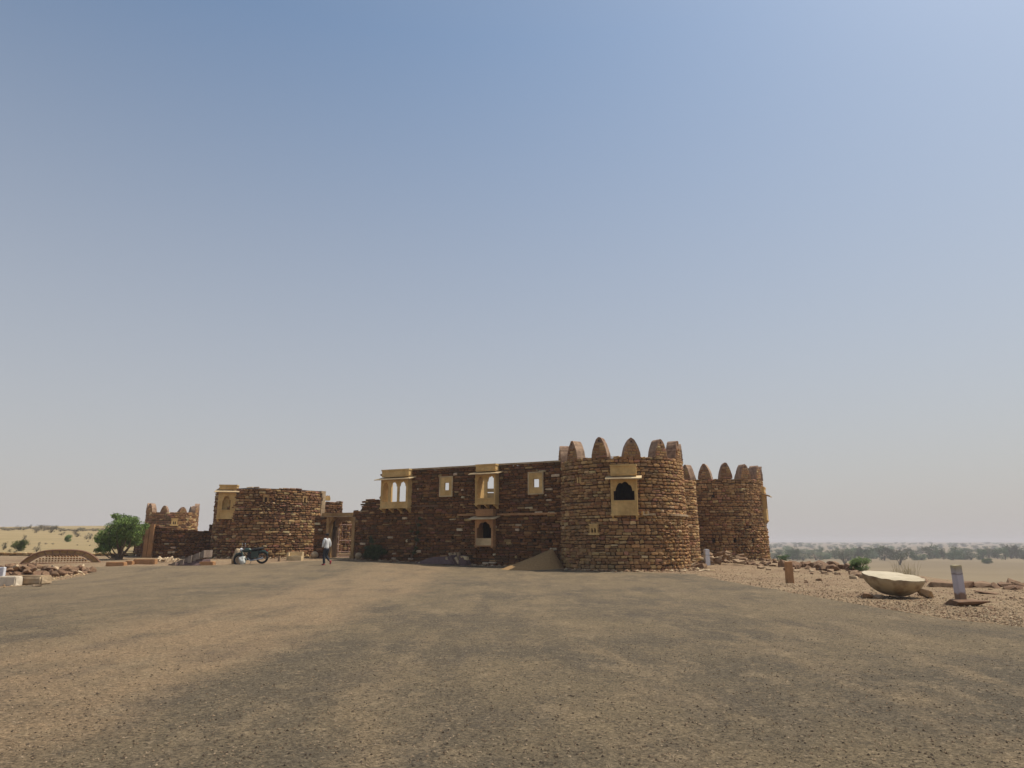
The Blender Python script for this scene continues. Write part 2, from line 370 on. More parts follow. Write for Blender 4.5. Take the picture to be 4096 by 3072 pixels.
def masonry(name, parent, path, z0, ztop, thick=.6, holes=(), pal='tower', ch=(.14, .22), sl=(.25, .62), batter=0, zref=None,
            rough=None, seed=1, stones=None, back=False, ends=True, cell=.5, proud=.035):
    """core with real openings and one small block per stone of the face"""
    rnd = random.Random(seed)
    zt = ztop if callable(ztop) else (lambda s: ztop)
    zmax = max(zt(path.L*i/60) for i in range(61)); H = (zref or zmax)-z0
    def P(s, z, d):
        p, n = path(s); d += batter*(1-(z-z0)/H); return (p.x+n.x*d, p.y+n.y*d, z)
    sb = {0, path.L}; zmax -= .09; zb = {z0, round(zmax, 4)}
    k = max(2, int(path.L/cell)); sb |= {path.L*i/k for i in range(k+1)}
    k = max(2, int((zmax-z0)/.25)) if callable(ztop) else 2
    zb |= {z0+(zmax-z0)*i/k for i in range(k+1)}
    for h in holes: sb |= {h[0], h[1]}; zb |= {h[2], h[3]}
    def uniq(a):
        a = sorted(a); o = [a[0]]
        for x in a[1:]:
            if x-o[-1] > 1e-3: o.append(x)
        return o
    sb, zb = uniq(sb), uniq(zb)
    ns, nz_ = len(sb)-1, len(zb)-1
    def solid(i, j):
        if i < 0 or j < 0 or i >= ns or j >= nz_: return False
        s, z = (sb[i]+sb[i+1])/2, (zb[j]+zb[j+1])/2
        if (zb[j] > zt(s)-.12) if callable(ztop) else (z > zt(s)-.08): return False
        return not any(h[0] < s < h[1] and h[2] < z < h[3] for h in holes)
    mb = MB(); vi = {}
    def V(i, j, q):
        if (i, j, q) not in vi:
            zv = min(zb[j], max(z0+.05, zt(sb[i])-.07)) if callable(ztop) and j else zb[j]
            mb.v.append(P(sb[i], zv, -.05 if q == 0 else -thick)); mb.c.append((1, 1, 1)); vi[(i, j, q)] = len(mb.v)-1
        return vi[(i, j, q)]
    for i in range(ns):
        for j in range(nz_):
            if not solid(i, j): continue
            mb.f.append((V(i, j, 0), V(i+1, j, 0), V(i+1, j+1, 0), V(i, j+1, 0)))
            mb.f.append((V(i, j, 1), V(i, j+1, 1), V(i+1, j+1, 1), V(i+1, j, 1)))
            if not solid(i-1, j): mb.f.append((V(i, j, 0), V(i, j+1, 0), V(i, j+1, 1), V(i, j, 1)))
            if not solid(i+1, j): mb.f.append((V(i+1, j, 0), V(i+1, j, 1), V(i+1, j+1, 1), V(i+1, j+1, 0)))
            if not solid(i, j-1): mb.f.append((V(i, j, 0), V(i, j, 1), V(i+1, j, 1), V(i+1, j, 0)))
            if not solid(i, j+1): mb.f.append((V(i, j+1, 0), V(i+1, j+1, 0), V(i+1, j+1, 1), V(i, j+1, 1)))
    st = MB()
    zmax += .09
    def stone(Pf, s0, s1, za, zc, rg):
        g = rnd.uniform(.006, .014); s0 += g; s1 -= g; za += g*.8; zc -= g*.8
        if s1-s0 < .05 or zc-za < .04: return
        jt = .03 if rg else .017
        out = rnd.uniform(.0, .085) if rg else rnd.uniform(.0, proud)+(.03 if rnd.random() < .1 else 0)
        J = lambda a=jt: rnd.uniform(-a, a)
        w_, h_ = s1-s0, zc-za
        ins = min(.025 if not rg else .05, w_*.2, h_*.25)
        bk = [(s0, za), (s1, za), (s1, zc), (s0, zc)]
        bk = [(a+J(), b+J()) for a, b in bk]
        fr = []
        for q, (a, b) in enumerate(bk):                            # chamfered front: eight corners
            sx = ins if q in (0, 3) else -ins; sz = ins if q in (0, 1) else -ins
            cx = min(w_*.25, .05)*(1 if q in (0, 3) else -1); cz = min(h_*.3, .045)*(1 if q in (0, 1) else -1)
            if q in (0, 2): fr += [(a+sx*.5, b+sz+cz), (a+sx+cx, b+sz*.5)]
            else: fr += [(a+sx+cx, b+sz*.5), (a+sx*.5, b+sz+cz)]
        vs = [Pf(a, b, -.07) for a, b in bk]+[Pf(a, b, out+J(.012 if not rg else .02)) for a, b in fr]
        ce = Pf((s0+s1)/2+J(), (za+zc)/2+J(), out+rnd.uniform(.0, .02 if not rg else .05))
        fs = []
        vs.append(ce); C = 12
        ring = [4, 5, 6, 7, 8, 9, 10, 11]
        fs += [(C, ring[q], ring[(q+1) % 8]) for q in range(8)]
        fs += [(0, 5, 4), (1, 7, 6), (2, 9, 8), (3, 11, 10), (0, 1, 6, 5), (1, 2, 8, 7), (2, 3, 10, 9), (3, 0, 4, 11)]
        st.add(vs, fs, pick(pal, rnd))
    def face(Pf, S0, S1, top, hl, rgf):
        z = z0+rnd.uniform(-.1, 0)
        while z < zmax:
            h = rnd.uniform(*ch)
            s = S0+rnd.uniform(-.05, .02)
            tilt = rnd.uniform(-.02, .02)
            while s < S1-.03:
                rg = rgf(s, z) if rgf else False
                w_ = rnd.uniform(*sl)*(.62 if rg else 1)
                if rnd.random() < .15: w_ *= .6
                e = s+w_
                if e > S1-.12: e = S1+rnd.uniform(0, .02)
                for hh in hl:
                    if hh[2]-.02 < z+h*.5 < hh[3]+.02 and s < hh[1] and e > hh[0]:
                        if s < hh[0]-.05: e = hh[0]
                        else: s = hh[1]; e = max(e, s+.15)
                m_ = (s+e)/2
                zz = z+tilt+.055*nz(s*.55, z*1.2, seed)+rnd.uniform(-.012, .012)
                if zz+h*.45 < top(m_):
                    k_ = min(h, max(.07, top(m_)-zz+rnd.uniform(-.02, .03)))
                    if rnd.random() < .13 and h > .15:
                        stone(Pf, s, e, zz, zz+h*.5, rg); stone(Pf, s, e, zz+h*.5, zz+k_, rg)
                    elif rg and rnd.random() < .3:
                        stone(Pf, s, e, zz, zz+k_*rnd.uniform(.7, 1.1), rg)
                    else: stone(Pf, s, e, zz, zz+k_, rg)
                s = e
            z += h
    r0, r1 = stones or (0, path.L)
    face(P, r0, r1, zt, holes, rough)
    if ends:                                                       # stones on the two end faces too
        for e_s, sg in ((0, -1), (path.L, 1)):
            if stones and not (r0 <= e_s <= r1): continue
            p, n = path(e_s); t_ = Vector((-n.y, n.x))*sg          # outwards along the wall
            def PE(a, z, d, p=p, n=n, t_=t_):
                a = -a; b_ = batter*(1-(z-z0)/H); q = p+n*(a+b_)+t_*d; return (q.x, q.y, z)
            zz = zt(e_s)
            # keep the outward winding: run the face backwards on one end
            if sg < 0:
                def PE2(a, z, d, PE=PE): return PE(thick-a, z, d)
                face(PE2, 0, thick, lambda s, zz=zz: zz, (), rough)
            else: face(PE, 0, thick, lambda s, zz=zz: zz, (), rough)
    if back:
        def PB(a, z, d):
            p, n = path(path.L-a); q = p-n*(thick+d-.02); return (q.x, q.y, z)
        bh = [(path.L-h[1], path.L-h[0], h[2], h[3]) for h in holes]
        face(PB, 0, path.L, lambda s: zt(path.L-s), bh, rough)
    return merged(name, mb, M_core, st, M_stone, parent)

# one merlon (four variants), local: x = width, -y = outward, z = up
def merlon_mesh(seed, wd=.86, ht=1.08, th=.56):
    rnd = random.Random(seed); holec = (0, ht*.80); hw = .05
    def prof(t):                        # t 0..1 from right base over the top to the left base
        q = 1-abs(2*t-1); z = 1-(1-q)**1.9; return (wd/2*(1-z)**.44*(.80+.20*(1-z)**.5)*1.0*(1 if t < .5 else -1)*(1+.10*z*(1-z)*4), ht*z)
    outer = [prof(i/28) for i in range(29)]; outer = [(x*rnd.uniform(.965, 1.02), z*rnd.uniform(.98, 1.01) if z > .1 else z) for x, z in outer]+[(-wd/4, 0), (0, 0), (wd/4, 0)]
    inner = []
    for x, z in outer:
        dx, dz = x-holec[0], z-holec[1]; k = hw/max(abs(dx), abs(dz)); inner.append((holec[0]+dx*k, holec[1]+dz*k))
    n = len(outer); mb = MB()
    vs = [(x, -.02, z) for x, z in outer]+[(x, -.02, z) for x, z in inner]+[(x, th, z) for x, z in outer]+[(x, th, z) for x, z in inner]
    fs = []
    for i in range(n):
        j = (i+1) % n
        fs += [(i, n+i, n+j, j)[::-1], (2*n+i, 2*n+j, 3*n+j, 3*n+i)[::-1], (i, j, 2*n+j, 2*n+i)[::-1], (n+i, 3*n+i, 3*n+j, n+j)[::-1]]
    mb.add(vs, fs)
    st = MB(); z = 0
    while z < ht-.05:
        h = rnd.uniform(.11, .17)
        zc = min(z+h*.6, ht-.02)
        w2 = 0
        for x, zz in outer:
            if x > 0 and zz >= zc: w2 = max(w2, x)
        # outline half width at this height
        s = -w2+.01
        while s < w2-.03:
            e = min(s+rnd.uniform(.18, .42), w2-.01)
            if w2-e < .12: e = w2-.01
            if not (s < hw+.02 and e > -hw-.02 and z < holec[1]+hw and z+h > holec[1]-hw):
                o_ = rnd.uniform(.02, .045); g = .01
                c = pick('tower', rnd)
                st.add([(s+g, -.01, z+g), (e-g, -.01, z+g), (e-g, -.01, z+h-g), (s+g, -.01, z+h-g),
                        (s+.03, -o_-.02, z+.025), (e-.03, -o_-.02, z+.025), (e-.03, -o_-.02, z+h-.025), (s+.03, -o_-.02, z+h-.025)],
                       [(4, 5, 6, 7), (0, 1, 5, 4), (1, 2, 6, 5), (2, 3, 7, 6), (3, 0, 4, 7)], c)
            s = e
        z += h
    return mb, st
MERL = []
for k in range(4):
    a, b_ = merlon_mesh(k+11, wd=.92+.05*(k % 2), ht=1.04+.05*(k % 3))
    MERL.append(merged('merlon', a, M_plaster, b_, M_stone))
def put_merlon(parent, loc, ang, k, sc_=(1, 1, 1)):
    """ang: outward direction measured from -Y towards +X"""
    o = dup(MERL[k % 4], parent); o.location = loc; o.rotation_euler = (0, 0, ang); o.scale = sc_; return o

# arch screens and balconies, local: x right, -y outward, z up
def cusp(x, a, h, lobes=7):
    t = math.acos(max(-1, min(1, x/a))); return h*math.sin(t)*(.80+.20*abs(math.sin(lobes*t*.5+math.pi/4*0))) if a else 0
def arch_screen(x0, x1, z0, z1, y0, y1, arches):
    """plate with multifoil arch openings; arches: (centre, half width, spring z, rise)"""
    mb = MB(); cols = [x0]
    ar = sorted(arches)
    segs = []; x = x0
    for c, hw, zs, hr in ar:
        segs.append(('s', x, c-hw)); segs.append(('a', c, hw, zs, hr)); x = c+hw
    segs.append(('s', x, x1))
    for sg in segs:
        if sg[0] == 's': mb.box(sg[1], sg[2], y0, y1, z0, z1)
        else:
            _, c, hw, zs, hr = sg; n = 36; ah = hw*.80
            xs = [c-hw, c-ah-.001]+[c-ah+2*ah*i/n for i in range(n+1)]+[c+ah+.001, c+hw]
            zf = lambda q: zs if abs(q-c) > ah else zs+.02+cusp(q-c, ah, hr)
            for a, b in zip(xs, xs[1:]):
                za, zb_ = zf(a), zf(b)
                mb.add([(a, y0, za), (b, y0, zb_), (b, y0, z1), (a, y0, z1), (a, y1, za), (b, y1, zb_), (b, y1, z1), (a, y1, z1)],
                       [(0, 1, 2, 3), (4, 7, 6, 5), (0, 4, 5, 1), (3, 2, 6, 7)])
    return mb
def balcony(parent, M, w, z, proj, arches, over=.32, nbr=3, inner=.3, side_solid=True, mt=None, blind=False, sill_mt=None, br=.2):
    """z = dict(b bottom, s sill, a awning, t top) all relative to M origin"""
    mt = mt or M_sand
    h = w/2
    mb = MB()
    mb.box(-h-.04, h+.04, -proj-.04, inner, z['b']-.07, z['b'])             # floor slab
    mb.box(-h, -h+.09, -proj, -proj+.10, z['b'], z['a']); mb.box(h-.09, h, -proj, -proj+.10, z['b'], z['a'])
    if side_solid:
        mb.box(-h+.002, -h+.07, -proj+.10, inner, z['b'], z['a']); mb.box(h-.07, h-.002, -proj+.10, inner, z['b'], z['a'])
    mb.box(-h, h, -proj, inner, z['a'], z['a']+.05)                         # ceiling slab
    o = mb.build('balcony', mt, parent, M)
    sill = MB(); sill.box(-h+.09, h-.09, -proj+.015, -proj+.09, z['b'], z['s'])
    x0, x1, q0, q1 = -h+.09, h-.09, z['b'], z['s']
    for (a, b, c, d) in ((x0, x1, q1-.06, q1+.015), (x0, x1, q0, q0+.06), (x0, x0+.06, q0+.06, q1-.06), (x1-.06, x1, q0+.06, q1-.06)):
        sill.box(a, b, -proj-.012, -proj+.015, c, d)
    sill.build('sill_panel', sill_mt or mt, o)
    arch_screen(-h+.09, h-.09, z['s']+.015, z['a'], -proj+.02, -proj+.09, arches).build('arch_screen', mt, o)
    if blind:
        b_ = MB(); b_.box(-h+.1, h-.1, -proj+.30, -proj+.36, z['s'], z['a']); b_.build('back_panel', mt, o)
    aw = MB(); e = over; t_ = .05
    top = []; bot = []
    pts = [(-h-e, -proj-e*1.15, -.15), (h+e, -proj-e*1.15, -.15), (h+e, -.0, .03), (-h-e, -.0, .03)]
    vs = [(x, y, z['a']+.055+q) for x, y, q in pts]+[(x, y, z['a']+.055+q+t_) for x, y, q in pts]
    aw.add(vs, [(3, 2, 1, 0), (4, 5, 6, 7), (0, 1, 5, 4), (1, 2, 6, 5), (2, 3, 7, 6), (3, 0, 4, 7)])
    aw.build('awning', M_pale, o)
    cr = MB(); cr.box(-h+.01, h-.01, -proj+.04, inner, z['a']+.12, z['t']-.09)
    cr.box(-h-.02, h+.02, -proj, inner, z['t']-.09, z['t'])
    cr.box(-h-.015, h+.015, -proj+.01, inner-.01, z['a']+.2, z['a']+.235)
    cr.build('crown', mt, o)
    for k in range(nbr):
        x = -h+.07+(w-.14)*k/(nbr-1); b_ = MB()
        prof = [(.02, 0), (-proj, 0), (-proj, -.07), (-proj*.6, -br*.6), (-.05*1, -br-.06), (.02, -br-.06)]
        vs = [(x+sx, y, z['b']-.07+q) for sx in (-.055, .055) for y, q in prof]; m_ = len(prof)
        b_.add(vs, [tuple(range(m_)), tuple(range(m_, 2*m_))[::-1]]+[(i, m_+i, m_+(i+1) % m_, (i+1) % m_) for i in range(m_)])
        b_.build('bracket', mt, o)
    return o
def jali(parent, M, w=.62, h=.52):
    """small sandstone plate with two arched openings"""
    o = arch_screen(-w*.36, w*.36, -h*.28, h*.5, -.06, .10, [(-.085, .062, .0, .10), (.085, .062, .0, .10)])
    o.box(-w*.5, w*.5, -.055, .10, -h*.5, -h*.28)
    o.box(-w*.42, w*.42, -.075, .09, h*.5, h*.62)
    return o.build('jali_window', M_sand, parent, M)

def frame(origin, n):
    """matrix: x to the right seen from outside, -y = n outward"""
    n = Vector((n[0], n[1], 0)).normalized(); x = Vector((-n.y, n.x, 0))
    return Matrix(((x.x, -n.x, 0, origin[0]), (x.y, -n.y, 0, origin[1]), (0, 0, 1, origin[2]), (0, 0, 0, 1)))

# ------------------------------------------------------------------ front corner tower
def ring_path(c, r, a0, a1, n):
    """angles from -Y towards +X, travelling to the right seen from outside"""
    return Path([(c[0]+r*math.sin(a0+(a1-a0)*i/n), c[1]-r*math.cos(a0+(a1-a0)*i/n)) for i in range(n+1)])
def face_pt(C, r, px, py):
    """(angle, z) where the pixel's ray meets a cylinder"""
    d = ray(px, py); a = d.x**2+1; b = -2*(d.x*C[0]+C[1]); c = C[0]**2+C[1]**2-r*r
    t = (-b-math.sqrt(max(0, b*b-4*a*c)))/(2*a)
    return math.atan2(d.x*t-C[0], -(t-C[1])), CAMZ+d.z*t

CA, RA, ZA = (6.34, 40.1), 3.55, 6.05
BA = -math.atan2(CA[0], CA[1])          # angle that looks at the camera
A0 = R(-190)
towA = thing('corner_tower', 'large round rubble tower with tall bullet merlons in front right of the long wall', 'tower', (CA[0], CA[1], T(*CA)))
towA_inv = Matrix.Translation((-CA[0], -CA[1], -T(*CA)))
def local(parent): return parent.matrix_basis.inverted()
class Anchor:                           # parts are built in world coordinates, then carried into the thing's space
    pass
def attach(parent, *obs):
    inv = Matrix.Translation(-Vector(parent.location))
    for o in obs: o.parent = parent; o.matrix_parent_inverse = inv
pA = ring_path(CA, RA, A0, A0+2*math.pi, 96)
def sA(px, py):
    a, z = face_pt(CA, RA+.05, px, py); return (a-A0)*RA, z
holesA = []
def hole_px(fn, x0, x1, y0, y1):
    a, zt_ = fn((x0+x1)/2, y0); _, zb_ = fn((x0+x1)/2, y1); l, _ = fn(x0, (y0+y1)/2); r, _ = fn(x1, (y0+y1)/2)
    return (l, r, zb_, zt_)
holesA.append(hole_px(sA, 2455, 2548, 1915, 2035))
hs_slit = hole_px(sA, 2314, 2321, 1913, 1930); holesA.append(hs_slit)
hj = hole_px(sA, 2368, 2391, 2110, 2129); holesA.append(hj)
roughA = lambda s, z: (s/RA+A0) > R(22)+.10*nz(z*1.3, 2) and z < 2.7+.5*nz(s*.8, 1)
wA = masonry('wall', None, pA, -.35, ZA, .7, holesA, 'tower', batter=.13, rough=roughA, seed=21, ends=False, cell=.24, ch=(.13, .20), sl=(.22, .50), stones=(RA*R(75), RA*R(330)))
attach(towA, wA)
rf = MB(); n = 48
rf.add([(CA[0]+(RA-.6)*math.sin(2*math.pi*i/n), CA[1]+(RA-.6)*math.cos(2*math.pi*i/n), z) for z in (5.55, 5.75) for i in range(n)],
       [tuple(range(n)), tuple(range(n, 2*n))[::-1]]+[(i, (i+1) % n, n+(i+1) % n, n+i) for i in range(n)])
o = rf.build('roof', M_core); attach(towA, o)
for k, dg in enumerate([-77, -48, -18, 10.5, 39, 66, 93, 121]):
    a = BA+R(dg)+0; r_ = RA-.02
    o = put_merlon(None, (CA[0]+r_*math.sin(a), CA[1]-r_*math.cos(a), ZA-.04), a, k); attach(towA, o)
# balcony window of the tower
aj, _ = face_pt(CA, RA, 2497, 1960); aj_n = aj-R(7)
rj = RA-.02
oj = Vector((CA[0]+rj*math.sin(aj), CA[1]-rj*math.cos(aj), 0)); nj = (math.sin(aj_n), -math.cos(aj_n))
def zat(py, px, Y): return at(px, py, Y).z
Yj = oj.y-.35
zj = {k: zat(v, 2497, Yj) for k, v in (('b', 2056), ('s', 2002), ('a', 1911), ('t', 1857))}
wj = 104/2745*Yj
spr = zat(1963, 2497, Yj); tp = zat(1927, 2497, Yj)
o = balcony(None, frame(oj, nj), wj, zj, .33, [(0, wj/2-.14, spr, tp-spr)], over=.26, nbr=2, inner=.35, br=.16); attach(towA, o)
# little double-arched window
aq, zq = face_pt(CA, RA, 2380, 2120)
o = jali(None, frame((CA[0]+(RA+.14)*math.sin(aq), CA[1]-(RA+.14)*math.cos(aq), zq), (math.sin(aq), -math.cos(aq)))); attach(towA, o)
# slit frame, string course and spout
def on_ring(C, r, a): return Vector((C[0]+r*math.sin(a), C[1]-r*math.cos(a), 0))
aq, zq = face_pt(CA, RA, 2318, 1921); mb = MB(); Mf = frame((*on_ring(CA, RA+.02, aq)[:2], zq), (math.sin(aq), -math.cos(aq)))
mb.box(-.13, -.05, -.05, .1, -.15, .15, Mf); mb.box(.05, .13, -.05, .1, -.15, .15, Mf)
o = mb.build('slit_window', M_sand); attach(towA, o)
mb = MB(); rnd = random.Random(5)
a, zc_ = face_pt(CA, RA+.05, 2590, 2057); a1 = BA+R(80)
while a < a1:
    st_ = rnd.uniform(.07, .15)
    if rnd.random() < .86:
        vs = []
        for q in (0, .5, 1):
            for r_ in (RA+.02, RA+.18):
                for z in (zc_-.06, zc_+.045): p = on_ring(CA, r_, a+(st_-.006)*q); vs.append((p.x, p.y, z))
        f = []
        for q in (0, 4): f += [(q+2, q+6, q+7, q+3), (q+1, q+3, q+7, q+5), (q, q+4, q+6, q+2)]
        f += [(0, 2, 3, 1), (8, 9, 11, 10)]; mb.add(vs, f)
    a += st_
o = mb.build('string_course', M_coping); attach(towA, o)
aq, zq = face_pt(CA, RA+.05, 2575, 2053); Mf = frame((*on_ring(CA, RA+.1, aq)[:2], zq), (math.sin(aq), -math.cos(aq))); mb = MB()
mb.box(-.16, .16, -.30, .1, -.12, -.05, Mf); mb.box(-.16, -.09, -.30, .1, -.05, .09, Mf); mb.box(.09, .16, -.28, .1, -.05, .10, Mf)
o = mb.build('water_spout', M_pale); attach(towA, o)

# ------------------------------------------------------------------ rear tower
CB, RB, ZB = (15.36, 51.9), 3.35, 5.97
BB = -math.atan2(CB[0], CB[1]); B0 = R(-190)
towB = thing('corner_tower', 'smaller looking round rubble tower farther back with a full ring of merlons', 'tower', (CB[0], CB[1], T(*CB)))
pB = ring_path(CB, RB, B0, B0+2*math.pi, 90)
def sB(px, py):
    a, z = face_pt(CB, RB+.03, px, py); return (a-B0)*RB, z
hB = []
for x, y in ((2852, 1985), (3042, 1986), (2856, 2162), (2940, 2162), (3013, 2162), (3062, 2161), (3002, 2111)):
    s, z = sB(x, y); hB.append((s-.09, s+.09, z-.08, z+.08))
wB = masonry('wall', None, pB, -.6, ZB, .7, hB, 'tower', batter=.06, seed=33, ends=False, cell=.24, ch=(.13, .19), sl=(.2, .46),
             rough=lambda s, z: z < 2.4+.6*nz(s*.5, 4) and (s/RB+B0) > BB+R(15), stones=(RB*R(75), RB*R(330)))
attach(towB, wB)
rf = MB()
rf.add([(CB[0]+(RB-.6)*math.sin(2*math.pi*i/n), CB[1]+(RB-.6)*math.cos(2*math.pi*i/n), z) for z in (5.45, 5.65) for i in range(n)],
       [tuple(range(n)), tuple(range(n, 2*n))[::-1]]+[(i, (i+1) % n, n+(i+1) % n, n+i) for i in range(n)])
o = rf.build('roof', M_core); attach(towB, o)
for k in range(14):
    a = BB+R(-12.7+360/14*k); r_ = RB-.02
    o = put_merlon(None, (*on_ring(CB, r_, a)[:2], ZB-.04), a, k+1, (.98, 1, 1.0)); attach(towB, o)
a = BB+R(82); oj = on_ring(CB, RB+.0, a)
zj = {k: zat(v, 3065, 51.9) for k, v in (('b', 2082), ('s', 2040), ('a', 1988), ('t', 1955))}
o = balcony(None, frame((oj.x, oj.y, 0), (math.sin(a), -math.cos(a))), 1.4, zj, .16, [(0, .5, zj['s']+.55, .3)], over=.30, nbr=2, inner=.3, br=.14); attach(towB, o)

# ------------------------------------------------------------------ curtain wall between the two towers
cw = thing('curtain_wall', 'narrow sunlit strip of rubble wall standing between the two merlon towers', 'wall', (11, 44, .2))
pc = Path(smooth_path([(8.2, 42.6), (10.6, 42.8), (11.55, 43.6), (11.95, 45.0), (12.15, 47), (12.3, 49.6)]))
o = masonry('wall', None, pc, -.3, 5.35, .6, (), 'tower', seed=9, batter=.05); attach(cw, o)

# ------------------------------------------------------------------ long facade
FR, FL = Vector((2.67, 39.5)), Vector((-8.58, 45.0)); FD = (FR-FL).normalized(); FN = Vector((FD.y, -FD.x))
if FN.y > 0: FN = -FN
U0 = -2.13                              # left end at the gate
F_org = FL+FD*U0
def fuz(px, py, off=0):
    """pixel -> (s along the facade from its left end, z) on the plane `off` in front of it"""
    d = ray(px, py); o2 = F_org+FN*off
    t = o2.dot(FN)/(d.x*FN.x+FN.y); p = Vector((d.x*t, t)); return (p-o2).dot(FD), CAMZ+d.z*t
LF = (FR-F_org).length+.35
fac = thing('fort_building', 'long two storey dark rubble facade with sandstone balconies between gate and big tower', 'building', (F_org.x, F_org.y, T(F_org.x, F_org.y)))
s_up, _ = fuz(1524, 1900)
s_a, z_a = fuz(1440, 2040); s_b, z_b = fuz(1462, 2004); s_c, z_c = fuz(1470, 1996)
_, z_tl = fuz(1640, 1876); _, z_tr = fuz(2225, 1842)
ztF = lambda s: z_a if s < s_a else z_b if s < s_b else z_c if s < s_up+.1 else z_tl+(z_tr-z_tl)*(s-s_up)/(LF-s_up)-.1
hF = []
def hpx(x0, x1, y0, y1): h = hole_px(lambda a, b: fuz(a, b), x0, x1, y0, y1); hF.append(h); return h
hb1 = hpx(1534, 1634, 1913, 2034)
hb2 = hpx(1912, 1988, 1890, 2016)
hb3 = hpx(1912, 1968, 2078, 2182)
W1 = (1778, 1797, 1931, 1961); W2 = (2134, 2157, 1916, 1949)
hw1 = hole_px(lambda a, b: fuz(a, b), *W1); hw2 = hole_px(lambda a, b: fuz(a, b), *W2)
hpx(1762, 1808, 1909, 1983); hpx(2117, 2170, 1891, 1974)
for x, y in ((1709, 2158), (1756, 2157), (1809, 2154), (1855, 2158), (2085, 2159), (2138, 2160), (2201, 2161)):
    s, z = fuz(x, y); hF.append((s-.08, s+.08, z-.07, z+.07))
pF = Path([F_org, F_org+FD*LF])
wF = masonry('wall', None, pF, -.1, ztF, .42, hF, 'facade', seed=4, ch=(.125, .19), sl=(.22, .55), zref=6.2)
attach(fac, wF)
def fm(s, z, off=0):
    p = F_org+FD*s+FN*off; return frame((p.x, p.y, z), FN)
# coping in separate slabs along the top
cm = MB(); rnd = random.Random(2); s = s_up+.2
while s < LF-.2:
    e = min(s+rnd.uniform(.7, 1.3), LF-.2); z = ztF((s+e)/2)
    cm.box(s, e-.012, -.07, .5, z, z+.10+rnd.uniform(-.008, .008), frame((F_org.x, F_org.y, 0), FN)); s = e
o = cm.build('coping', M_coping); attach(fac, o)
def facade_balcony(px0, px1, proj, ys, arch_px, **kw):
    s0, _ = fuz(px0, ys['s'], proj); s1, _ = fuz(px1, ys['s'], proj); sc_ = (s0+s1)/2
    pm = (px0+px1)/2
    z = {k: fuz(pm, v, proj)[1] for k, v in ys.items() if k in 'bsat'}
    w_ = s1-s0
    ar = []
    for (x0, x1, yspr, ytop) in arch_px:
        a0, zs = fuz(x0, yspr, proj); a1, zt2 = fuz(x1, ytop, proj)
        ar.append(((a0+a1)/2-sc_, (a1-a0)/2, zs, zt2-zs))
    M = fm(sc_, 0)
    o = balcony(None, M, w_, z, proj, ar, **kw); attach(fac, o); return o
facade_balcony(1521, 1630, .45, dict(b=2029, s=2008, a=1915, t=1877),
               [(1531, 1554, 1945, 1930), (1562, 1589, 1947, 1928), (1597, 1624, 1945, 1926)], nbr=4, inner=.75, over=.3)
facade_balcony(1900, 1980, .5, dict(b=2013, s=1993, a=1893, t=1856),
               [(1908, 1936, 1926, 1905), (1948, 1979, 1926, 1904)], nbr=3, inner=.5, over=.3)
facade_balcony(1899, 1970, .42, dict(b=2181, s=2154, a=2072, t=2037),
               [(1907, 1965, 2112, 2087)], nbr=2, inner=.5, over=.3, mt=M_orange, sill_mt=M_pale, br=.14)
def window_block(W, outer, hole):
    (x0, x1, y0, y1) = outer; h = hole_px(lambda a, b: fuz(a, b, .03), x0, x1, y0, y1); g = hole
    M = fm(0, 0); mb = MB(); q = .075
    mb.box(h[0], h[1], -.07, .0, h[3]-q, h[3], M); mb.box(h[0], h[1], -.07, .0, h[2], h[2]+q, M)
    mb.box(h[0], h[0]+q, -.07, .0, h[2]+q, h[3]-q, M); mb.box(h[1]-q, h[1], -.07, .0, h[2]+q, h[3]-q, M)
    o = mb.build('window', M_pale)
    p = MB(); a, b, c, d = h[0]+q, h[1]-q, h[2]+q, h[3]-q; f0, f1 = -.045, .12
    for (xa, xb, za, zb_) in ((a, g[0], c, d), (g[1], b, c, d), (g[0], g[1], c, g[2]), (g[0], g[1], g[3], d)): p.box(xa, xb, f0, f1, za, zb_, M)
    pp = p.build('window_panel', M_sand, o); attach(fac, o)
window_block(W1, (1758, 1811, 1905, 1987), hw1)
window_block(W2, (2112, 2174, 1887, 1978), hw2)
# string course
mb = MB(); Mf = fm(0, 0); rnd = random.Random(3)
def course(x0, x1, y, m_):
    mb = MB()
    s, z = fuz(x0, y); e_, _ = fuz(x1, y)
    while s < e_:
        q = min(e_, s+rnd.uniform(.5, 1.1)); mb.box(s, q-.012, -.10+rnd.uniform(-.01, .01), 0, z-.055, z+.05, Mf); s = q
    o = mb.build('string_course', m_); attach(fac, o)
course(1990, 2230, 2058, M_orange); course(1832, 1902, 2060, M_orange); course(1640, 1755, 2026, M_rockred)
# first floor slab, rear and cross walls that keep the ground floor dark
zf = 3.05; mb = MB(); Mw = frame((F_org.x, F_org.y, 0), FN)
mb.box(.2, LF-.2, .6, 5.0, zf, zf+.22, Mw); mb.box(.2, LF-.2, 4.7, 5.0, -.2, zf, Mw); mb.box(.2, .5, .6, 4.7, -.2, zf, Mw); mb.box(LF-.5, LF-.2, .6, 4.7, -.2, zf, Mw)
o = mb.build('floor_slab', M_core); attach(fac, o)
# carved parapet of the far side of the court, seen through the upper balcony
p0 = at(1940, 1954, 46.5); p1 = at(1992, 1954, 46.5)
mb = MB(); mb.box(p0.x-.5, p1.x+.3, 46.5, 46.75, p0.z-.22, p0.z); mb.box(p0.x-.3, p1.x+.1, 46.52, 46.72, p0.z-.75, p0.z-.30)
mb.box(p0.x-.4, p0.x-.2, 46.51, 46.74, zf, p0.z-.22); mb.box(p1.x-.05, p1.x+.15, 46.51, 46.74, zf, p0.z-.22); mb.box(p0.x-.2, p1.x-.05, 46.53, 46.7, p0.z-1.5, p0.z-.85)
o = mb.build('inner_parapet', M_sand); attach(fac, o)

